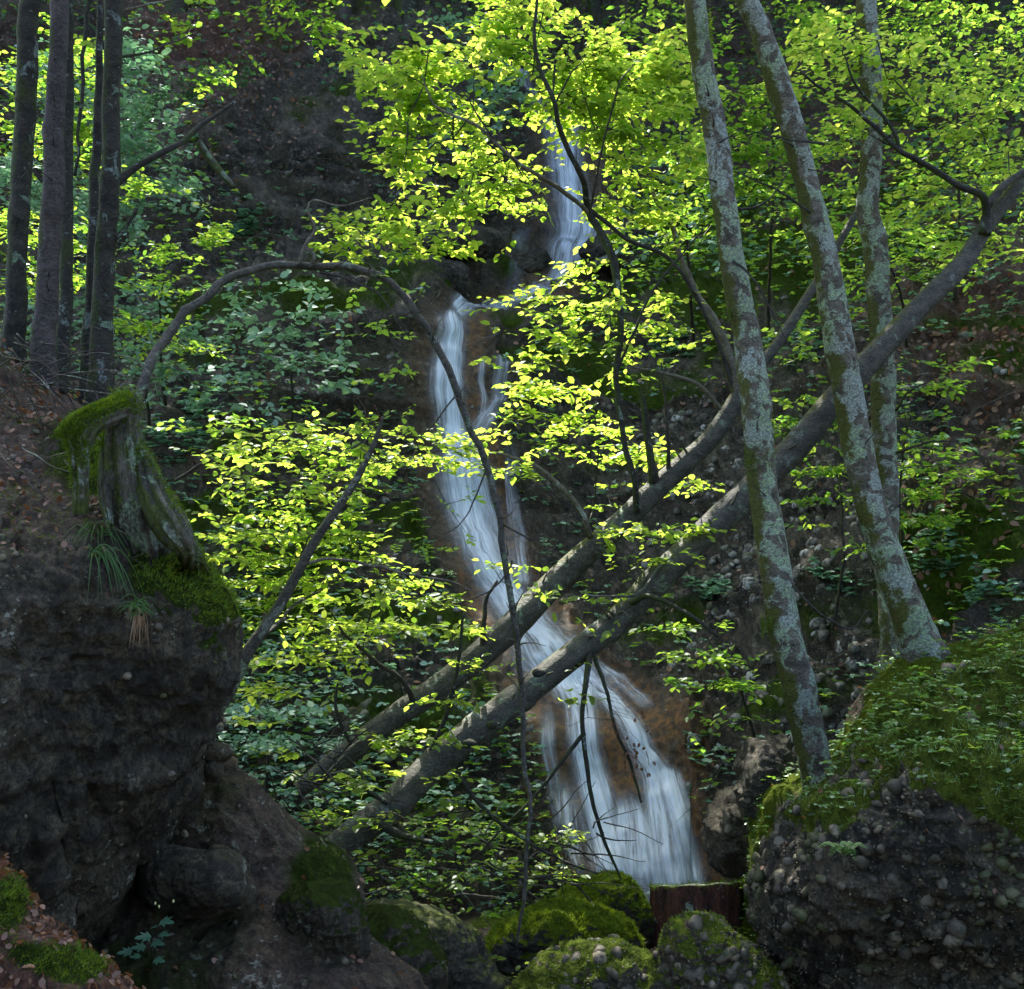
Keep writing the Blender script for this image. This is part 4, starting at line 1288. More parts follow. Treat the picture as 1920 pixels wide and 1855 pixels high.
# ------------------------------------------------------------------ trees right
G_R = 'pale lichen covered trunks on the right'
T1 = trunk_tree('beech_tree', 'pale lichen trunk rising from the boulder edge, leftmost of the right hand trunks', [(1298, -60, 9.3), (1318, 120, 9.3), (1345, 280, 9.3), (1368, 450, 9.2), (1395, 610, 9.2), (1418, 760, 9.1), (1430, 900, 9.1), (1450, 1050, 9.05), (1475, 1190, 9.0), (1505, 1330, 9.0), (1532, 1440, 9.0), (1542, 1520, 9.0)], [38, 42, 46, 46, 50, 56, 54, 58, 60, 62, 60, 64], 'bark_beech', G_R, 11, sides=28, crown_at=CL(1.6, 13.5, 11.8), cr=2.6, cn=2400, flare=.12, wob=.09)
T2 = trunk_tree('beech_tree', 'pale lichen trunk leaning to upper left from the top of the mossy bank', [(1385, -60, 9.9), (1428, 60, 9.9), (1465, 180, 9.9), (1508, 330, 9.9), (1545, 480, 9.85), (1575, 640, 9.8), (1600, 800, 9.8), (1628, 930, 9.75), (1668, 1060, 9.7), (1708, 1170, 9.7), (1752, 1270, 9.7)], [40, 42, 46, 46, 50, 54, 56, 58, 62, 70, 84], 'bark_beech', G_R, 12, sides=28, crown_at=CL(2.6, 15.5, 13), cr=2.8, cn=2600, flare=.25, wob=.09)
T3 = trunk_tree('beech_tree', 'upright spotted trunk with a bulge, standing behind the leaning pale trunk', [(1622, -60, 10.9), (1630, 120, 10.9), (1634, 290, 10.9), (1626, 380, 10.9), (1640, 450, 10.9), (1652, 600, 10.85), (1658, 800, 10.8), (1662, 1000, 10.8), (1676, 1160, 10.7), (1692, 1290, 10.7)], [36, 38, 38, 42, 44, 44, 46, 48, 52, 66], 'bark_beech', G_R, 13, sides=28, crown_at=CL(4.6, 14.0, 12), cr=2.8, cn=2600, flare=.2, wob=.12)
# moss bands on T1
for (cx, cy, rx, d_, cnt, k) in ((1424, 830, 26, 9.1, 2600, 't1'), (1312, 60, 22, 9.3, 900, 't1'), (1408, 585, 12, 9.2, 400, 't1'), (1362, 590, 6, 9.15, 200, 't1'), (1438, 1172, 10, 8.95, 500, 't1')):
    u = norm(rg.normal(0, 1, (cnt, 3)) * np.array([1, 1, .3]))
    p = P(cx, cy, d_) + u * np.array([rx / F * d_, rx / F * d_, .0]) + np.stack([0 * u[:, 0], 0 * u[:, 0], rg.normal(0, rx * 1.1 / F * d_, cnt)], -1) * 1.0
    tufts(T1[0], p, u, .022, .003, 'moss', rg, up=.0, name='moss_cushion')
# small twigs on the right trunks
for k, (tr, pts) in enumerate([(T1, [(1375, 490, 9.1), (1410, 520, 9), (1450, 590, 9), (1475, 650, 9)]), (T1, [(1470, 1080, 9), (1520, 1130, 8.9), (1570, 1170, 8.9), (1600, 1178, 8.9), (1625, 1150, 8.9)]),
                              (T2, [(1520, 400, 9.8), (1450, 350, 9.7), (1360, 320, 9.6)]), (T2, [(1545, 270, 9.8), (1500, 265, 9.7), (1380, 240, 9.6)]), (T1, [(1380, 390, 9.2), (1430, 380, 9.2), (1475, 320, 9.2)]),
                              (T3, [(1680, 850, 10.7), (1730, 830, 10.6), (1800, 830, 10.5)]), (T3, [(1680, 770, 10.7), (1700, 735, 10.6), (1740, 715, 10.6)])]):
    tube('twig', pts, [6, 2], M['twig'], tr[0], 6, jit=.03, seed=k)

# ------------------------------------------------------------------ fallen beeches crossing the fall
f1 = thing('fallen_beech', 'upper of the two smooth grey fallen trunks crossing the waterfall, still in leaf', 'fallen tree', 'fallen beech trunks')
tube('trunk', [(560, 1482, 9.6), (640, 1420, 9.7), (740, 1345, 9.8), (850, 1268, 10), (960, 1175, 10.1), (1060, 1072, 10.3), (1160, 985, 10.4), (1240, 908, 10.5), (1330, 825, 10.6), (1385, 745, 10.7)], [30, 42, 46, 48, 54, 46, 44, 42, 36, 34], M['bark_log'], f1, 24, .04, 21)
tube('limb', [(1375, 760, 10.7), (1400, 715, 10.75), (1450, 655, 10.9), (1500, 580, 11.1), (1545, 505, 11.3), (1600, 410, 11.5), (1640, 340, 11.6)], [30, 22, 21, 19, 16, 13, 9], M['bark_log'], f1, 14, .04, 22)
tube('limb', [(1378, 755, 10.7), (1372, 690, 10.7), (1345, 620, 10.8), (1300, 540, 11), (1262, 440, 11.1), (1228, 370, 11.2), (1215, 310, 11.2), (1222, 270, 11.2)], [22, 17, 15, 13, 10, 8, 7, 4], M['twig_pale'], f1, 10, jit=.03)
tube('limb', [(1230, 915, 10.5), (1222, 880, 10.4), (1212, 820, 10.4), (1205, 760, 10.4), (1190, 700, 10.5)], [26, 17, 14, 12, 8], M['bark_dark'], f1, 10, jit=.02)
tube('limb', [(1195, 960, 10.3), (1190, 900, 10.2), (1170, 830, 10.2), (1156, 740, 10.2), (1162, 640, 10.2), (1160, 560, 10.2), (1148, 480, 10.3), (1104, 400, 10.4), (1090, 330, 10.1), (1050, 240, 9.9), (1038, 190, 9.8), (1010, 120, 9.8), (1003, 60, 9.8), (1006, -30, 9.8)], [15, 12, 11, 11, 12, 14, 16, 13, 11, 10, 9, 8, 7, 5], M['bark_dark'], f1, 12, jit=.02, seed=3)
tube('limb', [(1104, 400, 10.4), (1060, 362, 10.1), (1000, 325, 9.8), (945, 285, 9.65), (900, 240, 9.6), (850, 215, 9.6), (810, 190, 9.65), (790, 140, 9.7)], [9, 9, 8, 7, 6, 5, 4, 2], M['twig_pale'], f1, 8, jit=.02, seed=4)
tube('limb', [(1376, 740, 10.7), (1340, 625, 10.6), (1270, 500, 10.5), (1180, 450, 10.45), (1104, 392, 10.4)], [12, 9, 8, 8, 9], M['twig'], f1, 8, jit=.03, seed=5)
tube('limb', [(945, 285, 9.65), (910, 240, 9.6), (880, 190, 9.6), (858, 158, 9.6)], [5, 4, 3, 2], M['twig'], f1, 6, jit=.02)
tube('limb', [(1105, 415, 10.3), (1118, 330, 10.0), (1140, 230, 9.9), (1160, 160, 9.8), (1190, 120, 9.8)], [5, 4, 4, 3, 2], M['twig'], f1, 6, jit=.02)
tube('limb', [(1044, 190, 9.8), (1070, 140, 9.75), (1095, 115, 9.75)], [4, 3, 2], M['twig'], f1, 6, jit=.02)
tube('limb', [(1160, 690, 10.2), (1190, 620, 10.2), (1215, 560, 10.2), (1255, 505, 10.3), (1330, 420, 10.4)], [6, 5, 5, 4, 2], M['twig'], f1, 6, jit=.02, seed=6)
tube('limb', [(1106, 1006, 10.3), (1092, 970, 10.2), (1062, 925, 10.2), (1020, 885, 10.2), (975, 862, 10.1), (900, 842, 10.1), (840, 838, 10)], [13, 11, 10, 9, 7, 5, 3], M['twig_pale'], f1, 8, jit=.02)
tube('limb', [(1348, 768, 10.6), (1325, 735, 10.5), (1290, 712, 10.5), (1240, 698, 10.4), (1190, 688, 10.3)], [10, 8, 7, 6, 3], M['twig_pale'], f1, 8, jit=.02)
tube('limb', [(1250, 895, 10.5), (1252, 830, 10.4), (1245, 740, 10.4), (1240, 680, 10.4)], [11, 6, 5, 3], M['twig'], f1, 8, jit=.02, seed=7)
tube('limb', [(910, 1215, 10), (905, 1160, 9.9), (912, 1120, 9.9), (935, 1090, 9.9)], [14, 9, 7, 4], M['twig'], f1, 8, jit=.03)
tube('limb', [(780, 1320, 9.8), (750, 1270, 9.7), (700, 1235, 9.7), (650, 1190, 9.6), (620, 1140, 9.6)], [12, 9, 7, 6, 3], M['twig'], f1, 8, jit=.03)
tube('limb', [(660, 1400, 9.6), (640, 1360, 9.5), (628, 1320, 9.5), (632, 1280, 9.5)], [9, 7, 6, 4], M['bark_dark'], f1, 8, jit=.02)
tube('limb', [(700, 1375, 9.6), (660, 1400, 9.4), (620, 1440, 9.2), (580, 1470, 9.1)], [10, 6, 4, 3], M['twig_pale'], f1, 8, jit=.04)
S1 = [
    ('leaf_sun', (850, 215, 9.6), [(770, 120, 110, 55, 10.3, 1.4), (730, 190, 75, 90, 10.3, 1.4), (800, 250, 125, 55, 10.4, 1.3), (850, 165, 75, 60, 10.2, 1.2), (920, 250, 50, 40, 10.3, .8)]),
    ('leaf_sun', (960, 295, 9.67), [(830, 370, 150, 45, 10.3, 1.0), (930, 400, 90, 45, 10.3, 1.0), (760, 330, 70, 25, 10.6, .6), (720, 440, 115, 32, 10.2, 1.1), (640, 452, 50, 20, 10.2, 1), (830, 455, 60, 26, 10.2, .9), (960, 335, 60, 28, 10.3, .7)]),
    ('leaf_sun', (1004, 60, 9.8), [(900, 15, 65, 32, 10.8, 1.2), (990, 30, 70, 50, 10.7, 1.1), (960, 95, 55, 50, 10.6, 1.3), (1080, 20, 60, 28, 10.8, .8)]),
    ('leaf_sun', (1040, 195, 9.8), [(1110, 130, 90, 50, 10.6, 1.5), (1200, 150, 120, 60, 10.8, 1.5), (1100, 215, 70, 50, 10.6, 1.2), (1180, 240, 120, 60, 10.8, 1.4), (1260, 130, 60, 50, 11, 1.3), (1250, 300, 90, 60, 11, 1.1), (1010, 200, 50, 22, 10.6, 1)]),
    ('leaf_sun', (1095, 360, 10.5), [(1120, 320, 80, 50, 10.8, 1.0), (1190, 390, 90, 50, 10.9, .9), (1120, 450, 60, 30, 10.9, .5), (1230, 440, 70, 40, 11.2, .8)]),
    ('leaf_sun', (1160, 620, 10.2), [(1060, 590, 130, 35, 10.3, 1.4), (1010, 650, 110, 30, 10.2, 1.3), (1120, 660, 110, 45, 10.3, 1.1), (930, 690, 40, 20, 10.1, 1.2), (1080, 700, 60, 22, 10.1, 1.0), (1230, 590, 70, 45, 10.8, .7), (1110, 505, 70, 18, 10.5, .9)]),
    ('leaf_sun', (1100, 990, 10.3), [(1040, 780, 90, 45, 10.8, 1.0), (1100, 840, 110, 40, 11, .8), (1200, 870, 90, 30, 11.2, .7), (1000, 740, 60, 28, 10.7, .9), (1130, 920, 80, 22, 11, .5), (880, 840, 80, 26, 10, .9), (960, 890, 55, 18, 10.1, .7)]),
    ('leaf_sun', (1290, 712, 10.5), [(1280, 640, 90, 35, 11.2, .5), (1290, 920, 60, 30, 11.2, .35), (1480, 700, 40, 50, 11.5, .5)]),
    ('leaf_sun', (912, 1120, 9.9), [(850, 1130, 70, 30, 10.5, .6), (930, 1060, 70, 30, 10.6, .35), (850, 1190, 60, 24, 10.4, .7)]),
    ('leaf_sun', (680, 1215, 9.9), [(640, 1160, 150, 38, 10.3, 1.2), (730, 1190, 130, 35, 10.4, 1.4), (690, 1250, 130, 30, 10.3, 1.0), (560, 1250, 100, 40, 10.3, .7), (520, 1320, 100, 40, 10.4, .6)]),
    ('leaf_sun', (690, 1400, 9.4), [(700, 1450, 110, 18, 9.0, .7), (620, 1468, 70, 14, 9.0, .6), (560, 1400, 50, 25, 10, .5)]),
]
for k, (lm, rt, el) in enumerate(S1):
    spray(f1, rt, el, lm, seed=300 + k, cov=2.0 if k < 7 else 1.4, singles=28, rd=.7 if k < 8 else .45, size=.077)

f2 = thing('fallen_beech', 'lower and thicker of the two fallen trunks, forking at the right edge', 'fallen tree', 'fallen beech trunks')
tube('trunk', [(610, 1600, 8.6), (660, 1565, 8.7), (730, 1515, 8.8), (800, 1445, 9.0), (870, 1385, 9.1), (960, 1318, 9.3), (1060, 1240, 9.5), (1160, 1160, 9.7), (1260, 1060, 9.8), (1370, 955, 10), (1480, 850, 10.1), (1570, 745, 10.2), (1660, 645, 10.3), (1740, 560, 10.4), (1800, 500, 10.5), (1850, 425, 10.6), (1905, 355, 10.6), (1990, 270, 10.7), (2100, 190, 10.8)], [44, 54, 58, 58, 56, 54, 52, 52, 52, 54, 52, 48, 44, 40, 37, 28, 25, 20, 15], M['bark_log'], f2, 26, .05, 24)
tube('limb', [(1846, 440, 10.5), (1850, 400, 10.5), (1842, 368, 10.4), (1800, 350, 10.4), (1740, 312, 10.4), (1690, 285, 10.3), (1640, 240, 10.3), (1590, 195, 10.2), (1540, 165, 10.2), (1500, 135, 10.2)], [24, 17, 14, 12, 11, 10, 8, 7, 6, 4], M['bark_dark'], f2, 12, jit=.015)
tube('limb', [(1688, 285, 10.3), (1672, 240, 10.3), (1630, 190, 10.3), (1600, 150, 10.2), (1580, 105, 10.2)], [8, 7, 6, 5, 3], M['bark_dark'], f2, 8, jit=.02)
tube('limb', [(1852, 385, 10.5), (1880, 350, 10.5), (1930, 315, 10.5)], [18, 15, 12], M['bark_log'], f2, 10)
tube('limb', [(1300, 1010, 9.9), (1240, 1060, 9.7), (1205, 1105, 9.5), (1170, 1120, 9.4), (1090, 1112, 9.3)], [14, 8, 6, 5, 3], M['bark_log'], f2, 8, jit=.02)
tube('limb', [(1185, 1130, 9.6), (1215, 1118, 9.4), (1260, 1135, 9.3), (1310, 1165, 9.2), (1345, 1195, 9.2)], [14, 11, 9, 8, 5], M['bark_dark'], f2, 8, jit=.02)
tube('limb', [(1105, 1225, 9.5), (1100, 1270, 9.3), (1093, 1340, 9.2), (1098, 1410, 9.15), (1110, 1500, 9.1), (1135, 1580, 9.1), (1165, 1650, 9.1)], [14, 11, 9, 9, 8, 7, 4], M['bark_dark'], f2, 8, jit=.015)
tube('limb', [(1096, 1375, 9.2), (1060, 1420, 9.1), (1010, 1485, 9.0), (950, 1545, 8.9), (895, 1605, 8.9)], [9, 7, 6, 5, 3], M['bark_dark'], f2, 8, jit=.02)
dl = tube('limb', [(1112, 1225, 9.5), (1140, 1300, 9.3), (1155, 1370, 9.2), (1180, 1430, 9.2), (1190, 1470, 9.2), (1202, 1503, 9.2)], [9, 7, 6, 6, 5, 3], M['bark_dark'], f2, 8, jit=.02)
tube('limb', [(870, 1150, 9.0), (862, 1230, 9.0), (840, 1320, 9), (815, 1390, 9), (790, 1440, 8.95)], [5, 7, 8, 10, 13], M['bark_dark'], f2, 8, jit=.02)
tube('limb', [(855, 1450, 8.9), (900, 1510, 8.8), (960, 1560, 8.7), (1030, 1600, 8.7), (1120, 1640, 8.7)], [9, 8, 7, 5, 3], M['bark_dark'], f2, 8, jit=.02)
tube('limb', [(675, 1440, 8.7), (690, 1480, 8.6), (725, 1510, 8.6)], [5, 7, 10], M['bark_dark'], f2, 8, jit=.02)
tube('limb', [(700, 1545, 8.6), (760, 1570, 8.5), (810, 1582, 8.4)], [20, 12, 8], M['bark_dark'], f2, 8, jit=.02)
# knots on the trunk
for (x, y, d_) in ((1010, 1262, 9.1), (925, 1360, 8.95), (880, 1395, 8.85)):
    V, T = ico(); a = Acc(); a.add(P(x, y, d_) + V * np.array([.05, .04, .035]) * (1 + .3 * fbm(V, 2, 2, 4)[:, None]), None, T)
    a.build('knot', M['bark_dark'], f2)
# withered leaves on the hanging twig
rg = np.random.default_rng(9)
for k in range(26):
    x, y = rg.uniform(1150, 1225), rg.uniform(1330, 1460)
    p = P(x, y, 9.15)
    leaf_object(f2, p, (rg.normal(0, .3), rg.normal(0, .3), -1), (rg.normal(0, 1), -1, rg.normal(0, .3)), .04, 'leaf_dry')
    s = P(np.interp(y - 35, [1225, 1430, 1503], [1112, 1180, 1202]), y - 35, 9.2)
    a = Acc(); sticks_into(a, np.array([s, (s + p) / 2 + [0, 0, .03]]), np.array([(s + p) / 2 + [0, 0, .03], p]), np.array([.0015, .0012]), np.array([.0012, .0008])); a.build('twig', M['twig'], f2)
S2 = [
    ('leaf_sun', (1690, 285, 10.3), [(1620, 110, 130, 45, 10.8, .9), (1560, 80, 90, 35, 10.9, .7), (1700, 160, 100, 40, 10.9, .8), (1640, 230, 100, 40, 10.6, .8), (1500, 180, 60, 40, 10.8, .7), (1560, 300, 70, 30, 11, .6)]),
    ('leaf_sun', (1905, 350, 10.6), [(1860, 270, 80, 50, 11, .9), (1800, 200, 110, 45, 11.2, .8), (1870, 110, 80, 40, 11.3, .7), (1750, 400, 110, 40, 11, .8), (1850, 470, 70, 35, 11, .7), (1700, 340, 60, 28, 10.9, .8)]),
    ('leaf_sun', (1205, 1100, 9.5), [(1210, 1030, 90, 35, 9.7, 1.2), (1100, 1118, 95, 16, 9.3, 1.5), (1140, 1150, 60, 20, 9.3, 1.2), (1310, 1000, 40, 18, 9.8, .7)]),
    ('leaf_sun', (1110, 1280, 9.3), [(1090, 1300, 35, 30, 9.3, .5)]),
    ('leaf_sun', (850, 1300, 9.0), [(870, 1230, 60, 30, 9.2, .8), (900, 1300, 55, 26, 9, .7), (790, 1400, 90, 24, 8.9, 1.0), (850, 1340, 60, 20, 9, .5)]),
    ('leaf_sun', (740, 1500, 8.7), [(740, 1440, 130, 22, 8.6, 1.0), (700, 1490, 130, 28, 8.5, .9), (820, 1460, 70, 26, 8.6, .9), (660, 1540, 70, 22, 8.6, .6), (860, 1500, 60, 22, 8.8, .5)]),
]
for k, (lm, rt, el) in enumerate(S2):
    spray(f2, rt, el, lm, seed=330 + k, cov=1.7, singles=50, rd=.6, size=.074)

# ------------------------------------------------------------------ arched sapling and hanging stems
arch = thing('arched_tree', 'slim bare stem bending in a high arch and hanging down across the waterfall', 'tree')
tube('stem', [(252, 770, 6.6), (275, 690, 6.7), (320, 620, 6.9), (375, 560, 7.0), (440, 518, 7.1), (520, 499, 7.2), (600, 503, 7.25), (680, 503, 7.3), (730, 530, 7.3), (780, 590, 7.35), (830, 665, 7.4), (862, 735, 7.4), (885, 800, 7.4), (910, 870, 7.4), (935, 960, 7.4), (955, 1060, 7.4), (966, 1150, 7.4), (974, 1240, 7.4), (982, 1340, 7.4), (984, 1420, 7.4), (992, 1520, 7.3), (986, 1620, 7.3), (978, 1700, 7.3), (972, 1770, 7.3)],
     [20, 19, 18, 16, 15, 14, 15, 15, 14, 14, 14, 15, 13, 13, 12, 12, 12, 11, 11, 10, 9, 8, 7, 5], M['bark_log'], arch, 14, .12, 31, jit=.035)
tube('limb', [(560, 497, 7.2), (572, 460, 7.2), (590, 430, 7.2), (577, 400, 7.2), (585, 378, 7.2), (640, 385, 7.2), (690, 372, 7.2)], [9, 7, 6, 5, 5, 3, 2], M['twig_pale'], arch, 8, jit=.015)
tube('limb', [(585, 495, 7.2), (590, 478, 7.2), (575, 468, 7.2)], [8, 6, 4], M['twig_pale'], arch, 8)
tube('limb', [(600, 510, 7.25), (690, 540, 7.2), (730, 580, 7.2), (770, 640, 7.2)], [5, 4, 3, 2], M['twig'], arch, 6, jit=.03)
tube('limb', [(862, 735, 7.4), (830, 770, 7.3), (815, 790, 7.3), (780, 830, 7.3), (720, 850, 7.3)], [4, 3, 3, 2, 1.5], M['twig'], arch, 6, jit=.03)
tube('limb', [(912, 880, 7.4), (885, 940, 7.3), (860, 980, 7.3), (830, 1005, 7.3)], [4, 3, 2, 1.5], M['twig'], arch, 6, jit=.03)
tube('limb', [(945, 985, 7.4), (975, 1000, 7.3), (1000, 1015, 7.3)], [5, 4, 3], M['twig'], arch, 6, jit=.01)
tube('limb', [(960, 1050, 7.4), (930, 1100, 7.3), (890, 1120, 7.3), (850, 1130, 7.3)], [4, 3, 2, 1.5], M['twig'], arch, 6, jit=.03)
tube('limb', [(968, 1165, 7.4), (940, 1210, 7.3), (905, 1260, 7.3), (890, 1290, 7.3)], [4, 3, 2, 1.5], M['twig'], arch, 6, jit=.03)
spray(arch, (735, 560, 7.3), [(760, 580, 50, 50, 7.4, .22), (690, 620, 60, 40, 7.4, .2), (730, 720, 60, 60, 7.5, .25), (620, 560, 50, 30, 7.4, .2)], 'leaf_green', seed=401, size=.05, singles=60, rd=.3)
spray(arch, (780, 830, 7.3), [(700, 900, 60, 40, 7.5, .2), (860, 960, 50, 40, 7.3, .2), (800, 1060, 60, 50, 7.4, .2)], 'leaf_green', seed=402, size=.045, singles=40, rd=.3)

lean = thing('leaning_tree', 'bent young beech leaning right beside the overhanging rock, crown spread in tiers', 'tree')
tube('stem', [(398, 1350, 7.4), (430, 1290, 7.5), (470, 1215, 7.6), (520, 1140, 7.7), (565, 1060, 7.8), (610, 985, 7.9), (655, 920, 8.0), (690, 860, 8.1), (708, 815, 8.15), (718, 780, 8.2)], [27, 26, 24, 21, 19, 17, 15, 12, 9, 6], M['bark_lean'], lean, 16, .06, 33, jit=.012)
tube('limb', [(716, 800, 8.2), (708, 775, 8.15), (702, 760, 8.1)], [6, 5, 3], M['wood_red'], lean, 6)
tube('limb', [(565, 1060, 7.8), (620, 1050, 8), (700, 1060, 8.2), (780, 1080, 8.4), (850, 1095, 8.5), (880, 1110, 8.5)], [8, 6, 6, 5, 4, 2], M['twig_pale'], lean, 8, jit=.03)
tube('limb', [(470, 1215, 7.6), (520, 1170, 8.2), (560, 1130, 8.8), (600, 1110, 9.4)], [10, 8, 6, 5], M['twig'], lean, 8, jit=.03)
S3 = [
    ((690, 850, 8.4), [(640, 825, 200, 24, 9.5, 1.0), (540, 860, 150, 30, 9.5, .9), (720, 870, 140, 30, 9.4, .9), (800, 850, 90, 28, 9.2, .9), (660, 905, 100, 24, 9.4, .5)]),
    ((590, 1010, 8.2), [(470, 920, 110, 26, 9.3, 1.3), (560, 950, 130, 28, 9.2, 1.4), (450, 985, 100, 26, 9.1, 1.4), (560, 1010, 130, 30, 9.2, 1.5), (440, 1050, 80, 24, 9.1, 1.1), (540, 1075, 120, 28, 9.2, 1.4)]),
    ((640, 1050, 8.4), [(650, 1040, 100, 26, 9.3, 1.2), (740, 960, 70, 24, 9.2, .8), (800, 1010, 60, 22, 9.2, .6), (690, 1100, 120, 28, 9.2, 1.2), (800, 1110, 80, 24, 9.3, .9), (740, 1060, 90, 22, 9.4, .8)]),
    ((500, 1165, 8.2), [(480, 1120, 80, 24, 9.3, 1.2), (560, 1150, 100, 26, 9.4, 1.3), (500, 1190, 90, 26, 9.5, .9), (600, 1200, 100, 26, 9.5, .9), (470, 1250, 60, 30, 9.8, .7)]),
]
for k, (rt, el) in enumerate(S3):
    spray(lean, rt, el, 'leaf_sun', seed=430 + k, cov=2.0, singles=75, rd=.8, layer=.16)

def stubs(parent, pts, n_s, seed, ln, w0, mat='bark_dark', leaf=False):
    rk = np.random.default_rng(seed)
    p = np.array(pts, float)
    q = spline(p, 200)
    for _ in range(n_s):
        k_ = rk.integers(8, 190); x, y, d_ = q[k_]
        an = rk.uniform(-2.9, .3); L = ln * rk.uniform(.4, 1.3)
        tube('broken_twig', [(x, y, d_), (x + L * .45 * math.cos(an), y + L * .45 * math.sin(an), d_ - .08), (x + L * math.cos(an + rk.normal(0, .35)), y + L * math.sin(an + rk.normal(0, .35)), d_ - .14)], [w0, w0 * .3], M[mat], parent, 6, jit=.015, seed=int(k_))


stubs(f1, [(620, 1435, 9.7), (850, 1268, 10), (1060, 1072, 10.3), (1240, 908, 10.5), (1370, 770, 10.6)], 12, 1, 34, 6, 'bark_log')
stubs(f2, [(700, 1530, 8.8), (960, 1318, 9.3), (1260, 1060, 9.8), (1570, 745, 10.2), (1800, 500, 10.5)], 14, 2, 36, 7, 'bark_log')
stubs(T1[0], [(1318, 120, 9.3), (1368, 450, 9.2), (1418, 760, 9.1), (1475, 1190, 9.0)], 7, 3, 40, 5, 'twig')
stubs(T2[0], [(1428, 60, 9.9), (1545, 480, 9.85), (1628, 930, 9.75), (1708, 1170, 9.7)], 7, 4, 40, 5, 'twig')
stubs(T3[0], [(1630, 120, 10.9), (1640, 450, 10.9), (1662, 1000, 10.8)], 6, 5, 36, 5, 'twig')
stubs(arch, [(300, 650, 6.8), (440, 518, 7.1), (600, 503, 7.25), (730, 530, 7.3), (862, 735, 7.4), (955, 1060, 7.4), (984, 1420, 7.4)], 24, 6, 46, 3.2, 'twig_pale')
for t_, px_, y0_, y1_, d_ in ((LT[0][0], 40, 60, 560, 7.2), (LT[1][0], 98, 60, 600, 6.75), (t5[0], 205, 60, 620, 7.15)):
    stubs(t_, [(px_ + 8, y0_, d_), (px_, (y0_ + y1_) / 2, d_), (px_ - 8, y1_, d_)], 9, px_, 34, 2.6, 'twig')

# ------------------------------------------------------------------ standing young beeches and shrubs on the slopes
def bush(name, label, cat, root, ells, mat, seed, size=.078, cov=1.5, stem=None, sw=(7, 3), group=None, singles=0, rd=1.0, twigmat='twig', **kw):
    t = thing(name, label, cat, group)
    if stem is not None: tube('stem', stem, sw, M[twigmat], t, 8, jit=.03, seed=seed)
    if seed in (508, 509, 510, 511): cov *= 1.35
    if seed == 512: cov *= .9
    spray(t, root, ells, mat, seed=seed, size=size, cov=cov, singles=singles, rd=rd, twigmat=twigmat, **kw)
    return t


GB = 'young beeches growing on the slopes'
GS_ = 'bushes on the left slope'
bush('beech_sapling', 'young beech filling the top right corner with tiers of green leaves', 'sapling', (1800, 500, 16), [(1800, 60, 140, 60, 15, .8), (1700, 30, 120, 40, 15.5, .7), (1850, 170, 90, 50, 14.5, .7), (1780, 300, 130, 60, 15, .8), (1880, 380, 70, 60, 15, .6)], 'leaf_green', 501, stem=[(1790, 560, 16.5), (1800, 400, 16), (1795, 200, 15.5), (1800, 20, 15)], group=GB)
bush('beech_sapling', 'young beech behind the gap between the two pale leaning trunks', 'sapling', (1450, 420, 14), [(1450, 60, 90, 60, 13, .9), (1420, 170, 70, 60, 12.8, 1.0), (1460, 260, 80, 60, 13, .9), (1420, 330, 70, 50, 13.2, .8), (1480, 400, 70, 50, 13.5, .7), (1520, 60, 80, 40, 13, .7)], 'leaf_green', 502, stem=[(1440, 620, 16), (1445, 450, 15), (1450, 250, 14), (1440, 60, 13.5)], group=GB)
bush('beech_sapling', 'pale green young beech glowing right of the upper fall', 'sapling', (1280, 520, 15), [(1250, 60, 110, 50, 12.5, .9), (1330, 220, 60, 90, 13, .7), (1290, 400, 80, 60, 13.5, .8), (1310, 300, 80, 60, 13.2, .7), (1190, 480, 70, 40, 14, .5)], 'leaf_green', 503, stem=[(1300, 640, 16.5), (1290, 480, 15), (1280, 300, 13.8), (1270, 100, 13)], group=GB)
bush('beech_sapling', 'bushy young beech leaning over the bare bank between the right trunks', 'sapling', (1700, 560, 15), [(1590, 400, 70, 50, 14, .9), (1700, 430, 100, 40, 13.5, .8), (1560, 500, 60, 40, 14.5, .7), (1760, 500, 80, 40, 14, .8), (1590, 250, 60, 50, 13.5, .8)], 'leaf_green', 504, stem=[(1700, 650, 15.5), (1690, 560, 15), (1650, 450, 14.2)], group=GB)
bush('beech_sapling', 'drooping young beech behind the upright spotted trunk', 'sapling', (1700, 800, 12.3), [(1760, 700, 70, 30, 12, .7), (1720, 740, 50, 24, 12, .8), (1760, 860, 110, 60, 12.3, .8), (1790, 950, 90, 60, 12, .9), (1850, 920, 60, 60, 12.3, .6), (1720, 900, 40, 60, 12, .9), (1730, 990, 50, 40, 12, .7)], 'leaf_green', 505, stem=[(1690, 1050, 13), (1690, 900, 12.6), (1705, 780, 12.3)], group=GB, singles=40)
bush('beech_sapling', 'shaded drooping young beech between the two pale trunks', 'sapling', (1540, 800, 12.8), [(1550, 780, 60, 40, 12.6, .9), (1530, 870, 50, 40, 12.5, .9), (1530, 950, 60, 40, 12.3, 1.0), (1560, 900, 40, 40, 12.4, .9), (1480, 800, 50, 50, 12.8, .8), (1600, 1040, 30, 30, 12.2, .6), (1490, 640, 50, 40, 13, .6)], 'leaf_green', 506, stem=[(1560, 1180, 12.8), (1580, 1050, 12.5), (1575, 900, 12.6), (1560, 780, 12.7)], group=GB, tilt=.6)
bush('beech_sapling', 'leafy shoot hanging over dark rock right of the lower fall', 'sapling', (1330, 1200, 11.3), [(1290, 1220, 80, 35, 11.3, .8), (1330, 1280, 80, 30, 11.2, .9), (1390, 1330, 70, 30, 11, .8), (1250, 1190, 40, 24, 11.4, .7), (1380, 1250, 50, 30, 11.2, .6), (1320, 1350, 30, 30, 11.1, .5)], 'leaf_green', 507, stem=[(1420, 1390, 11.8), (1390, 1300, 11.5), (1340, 1200, 11.4)], group=GB, singles=40)
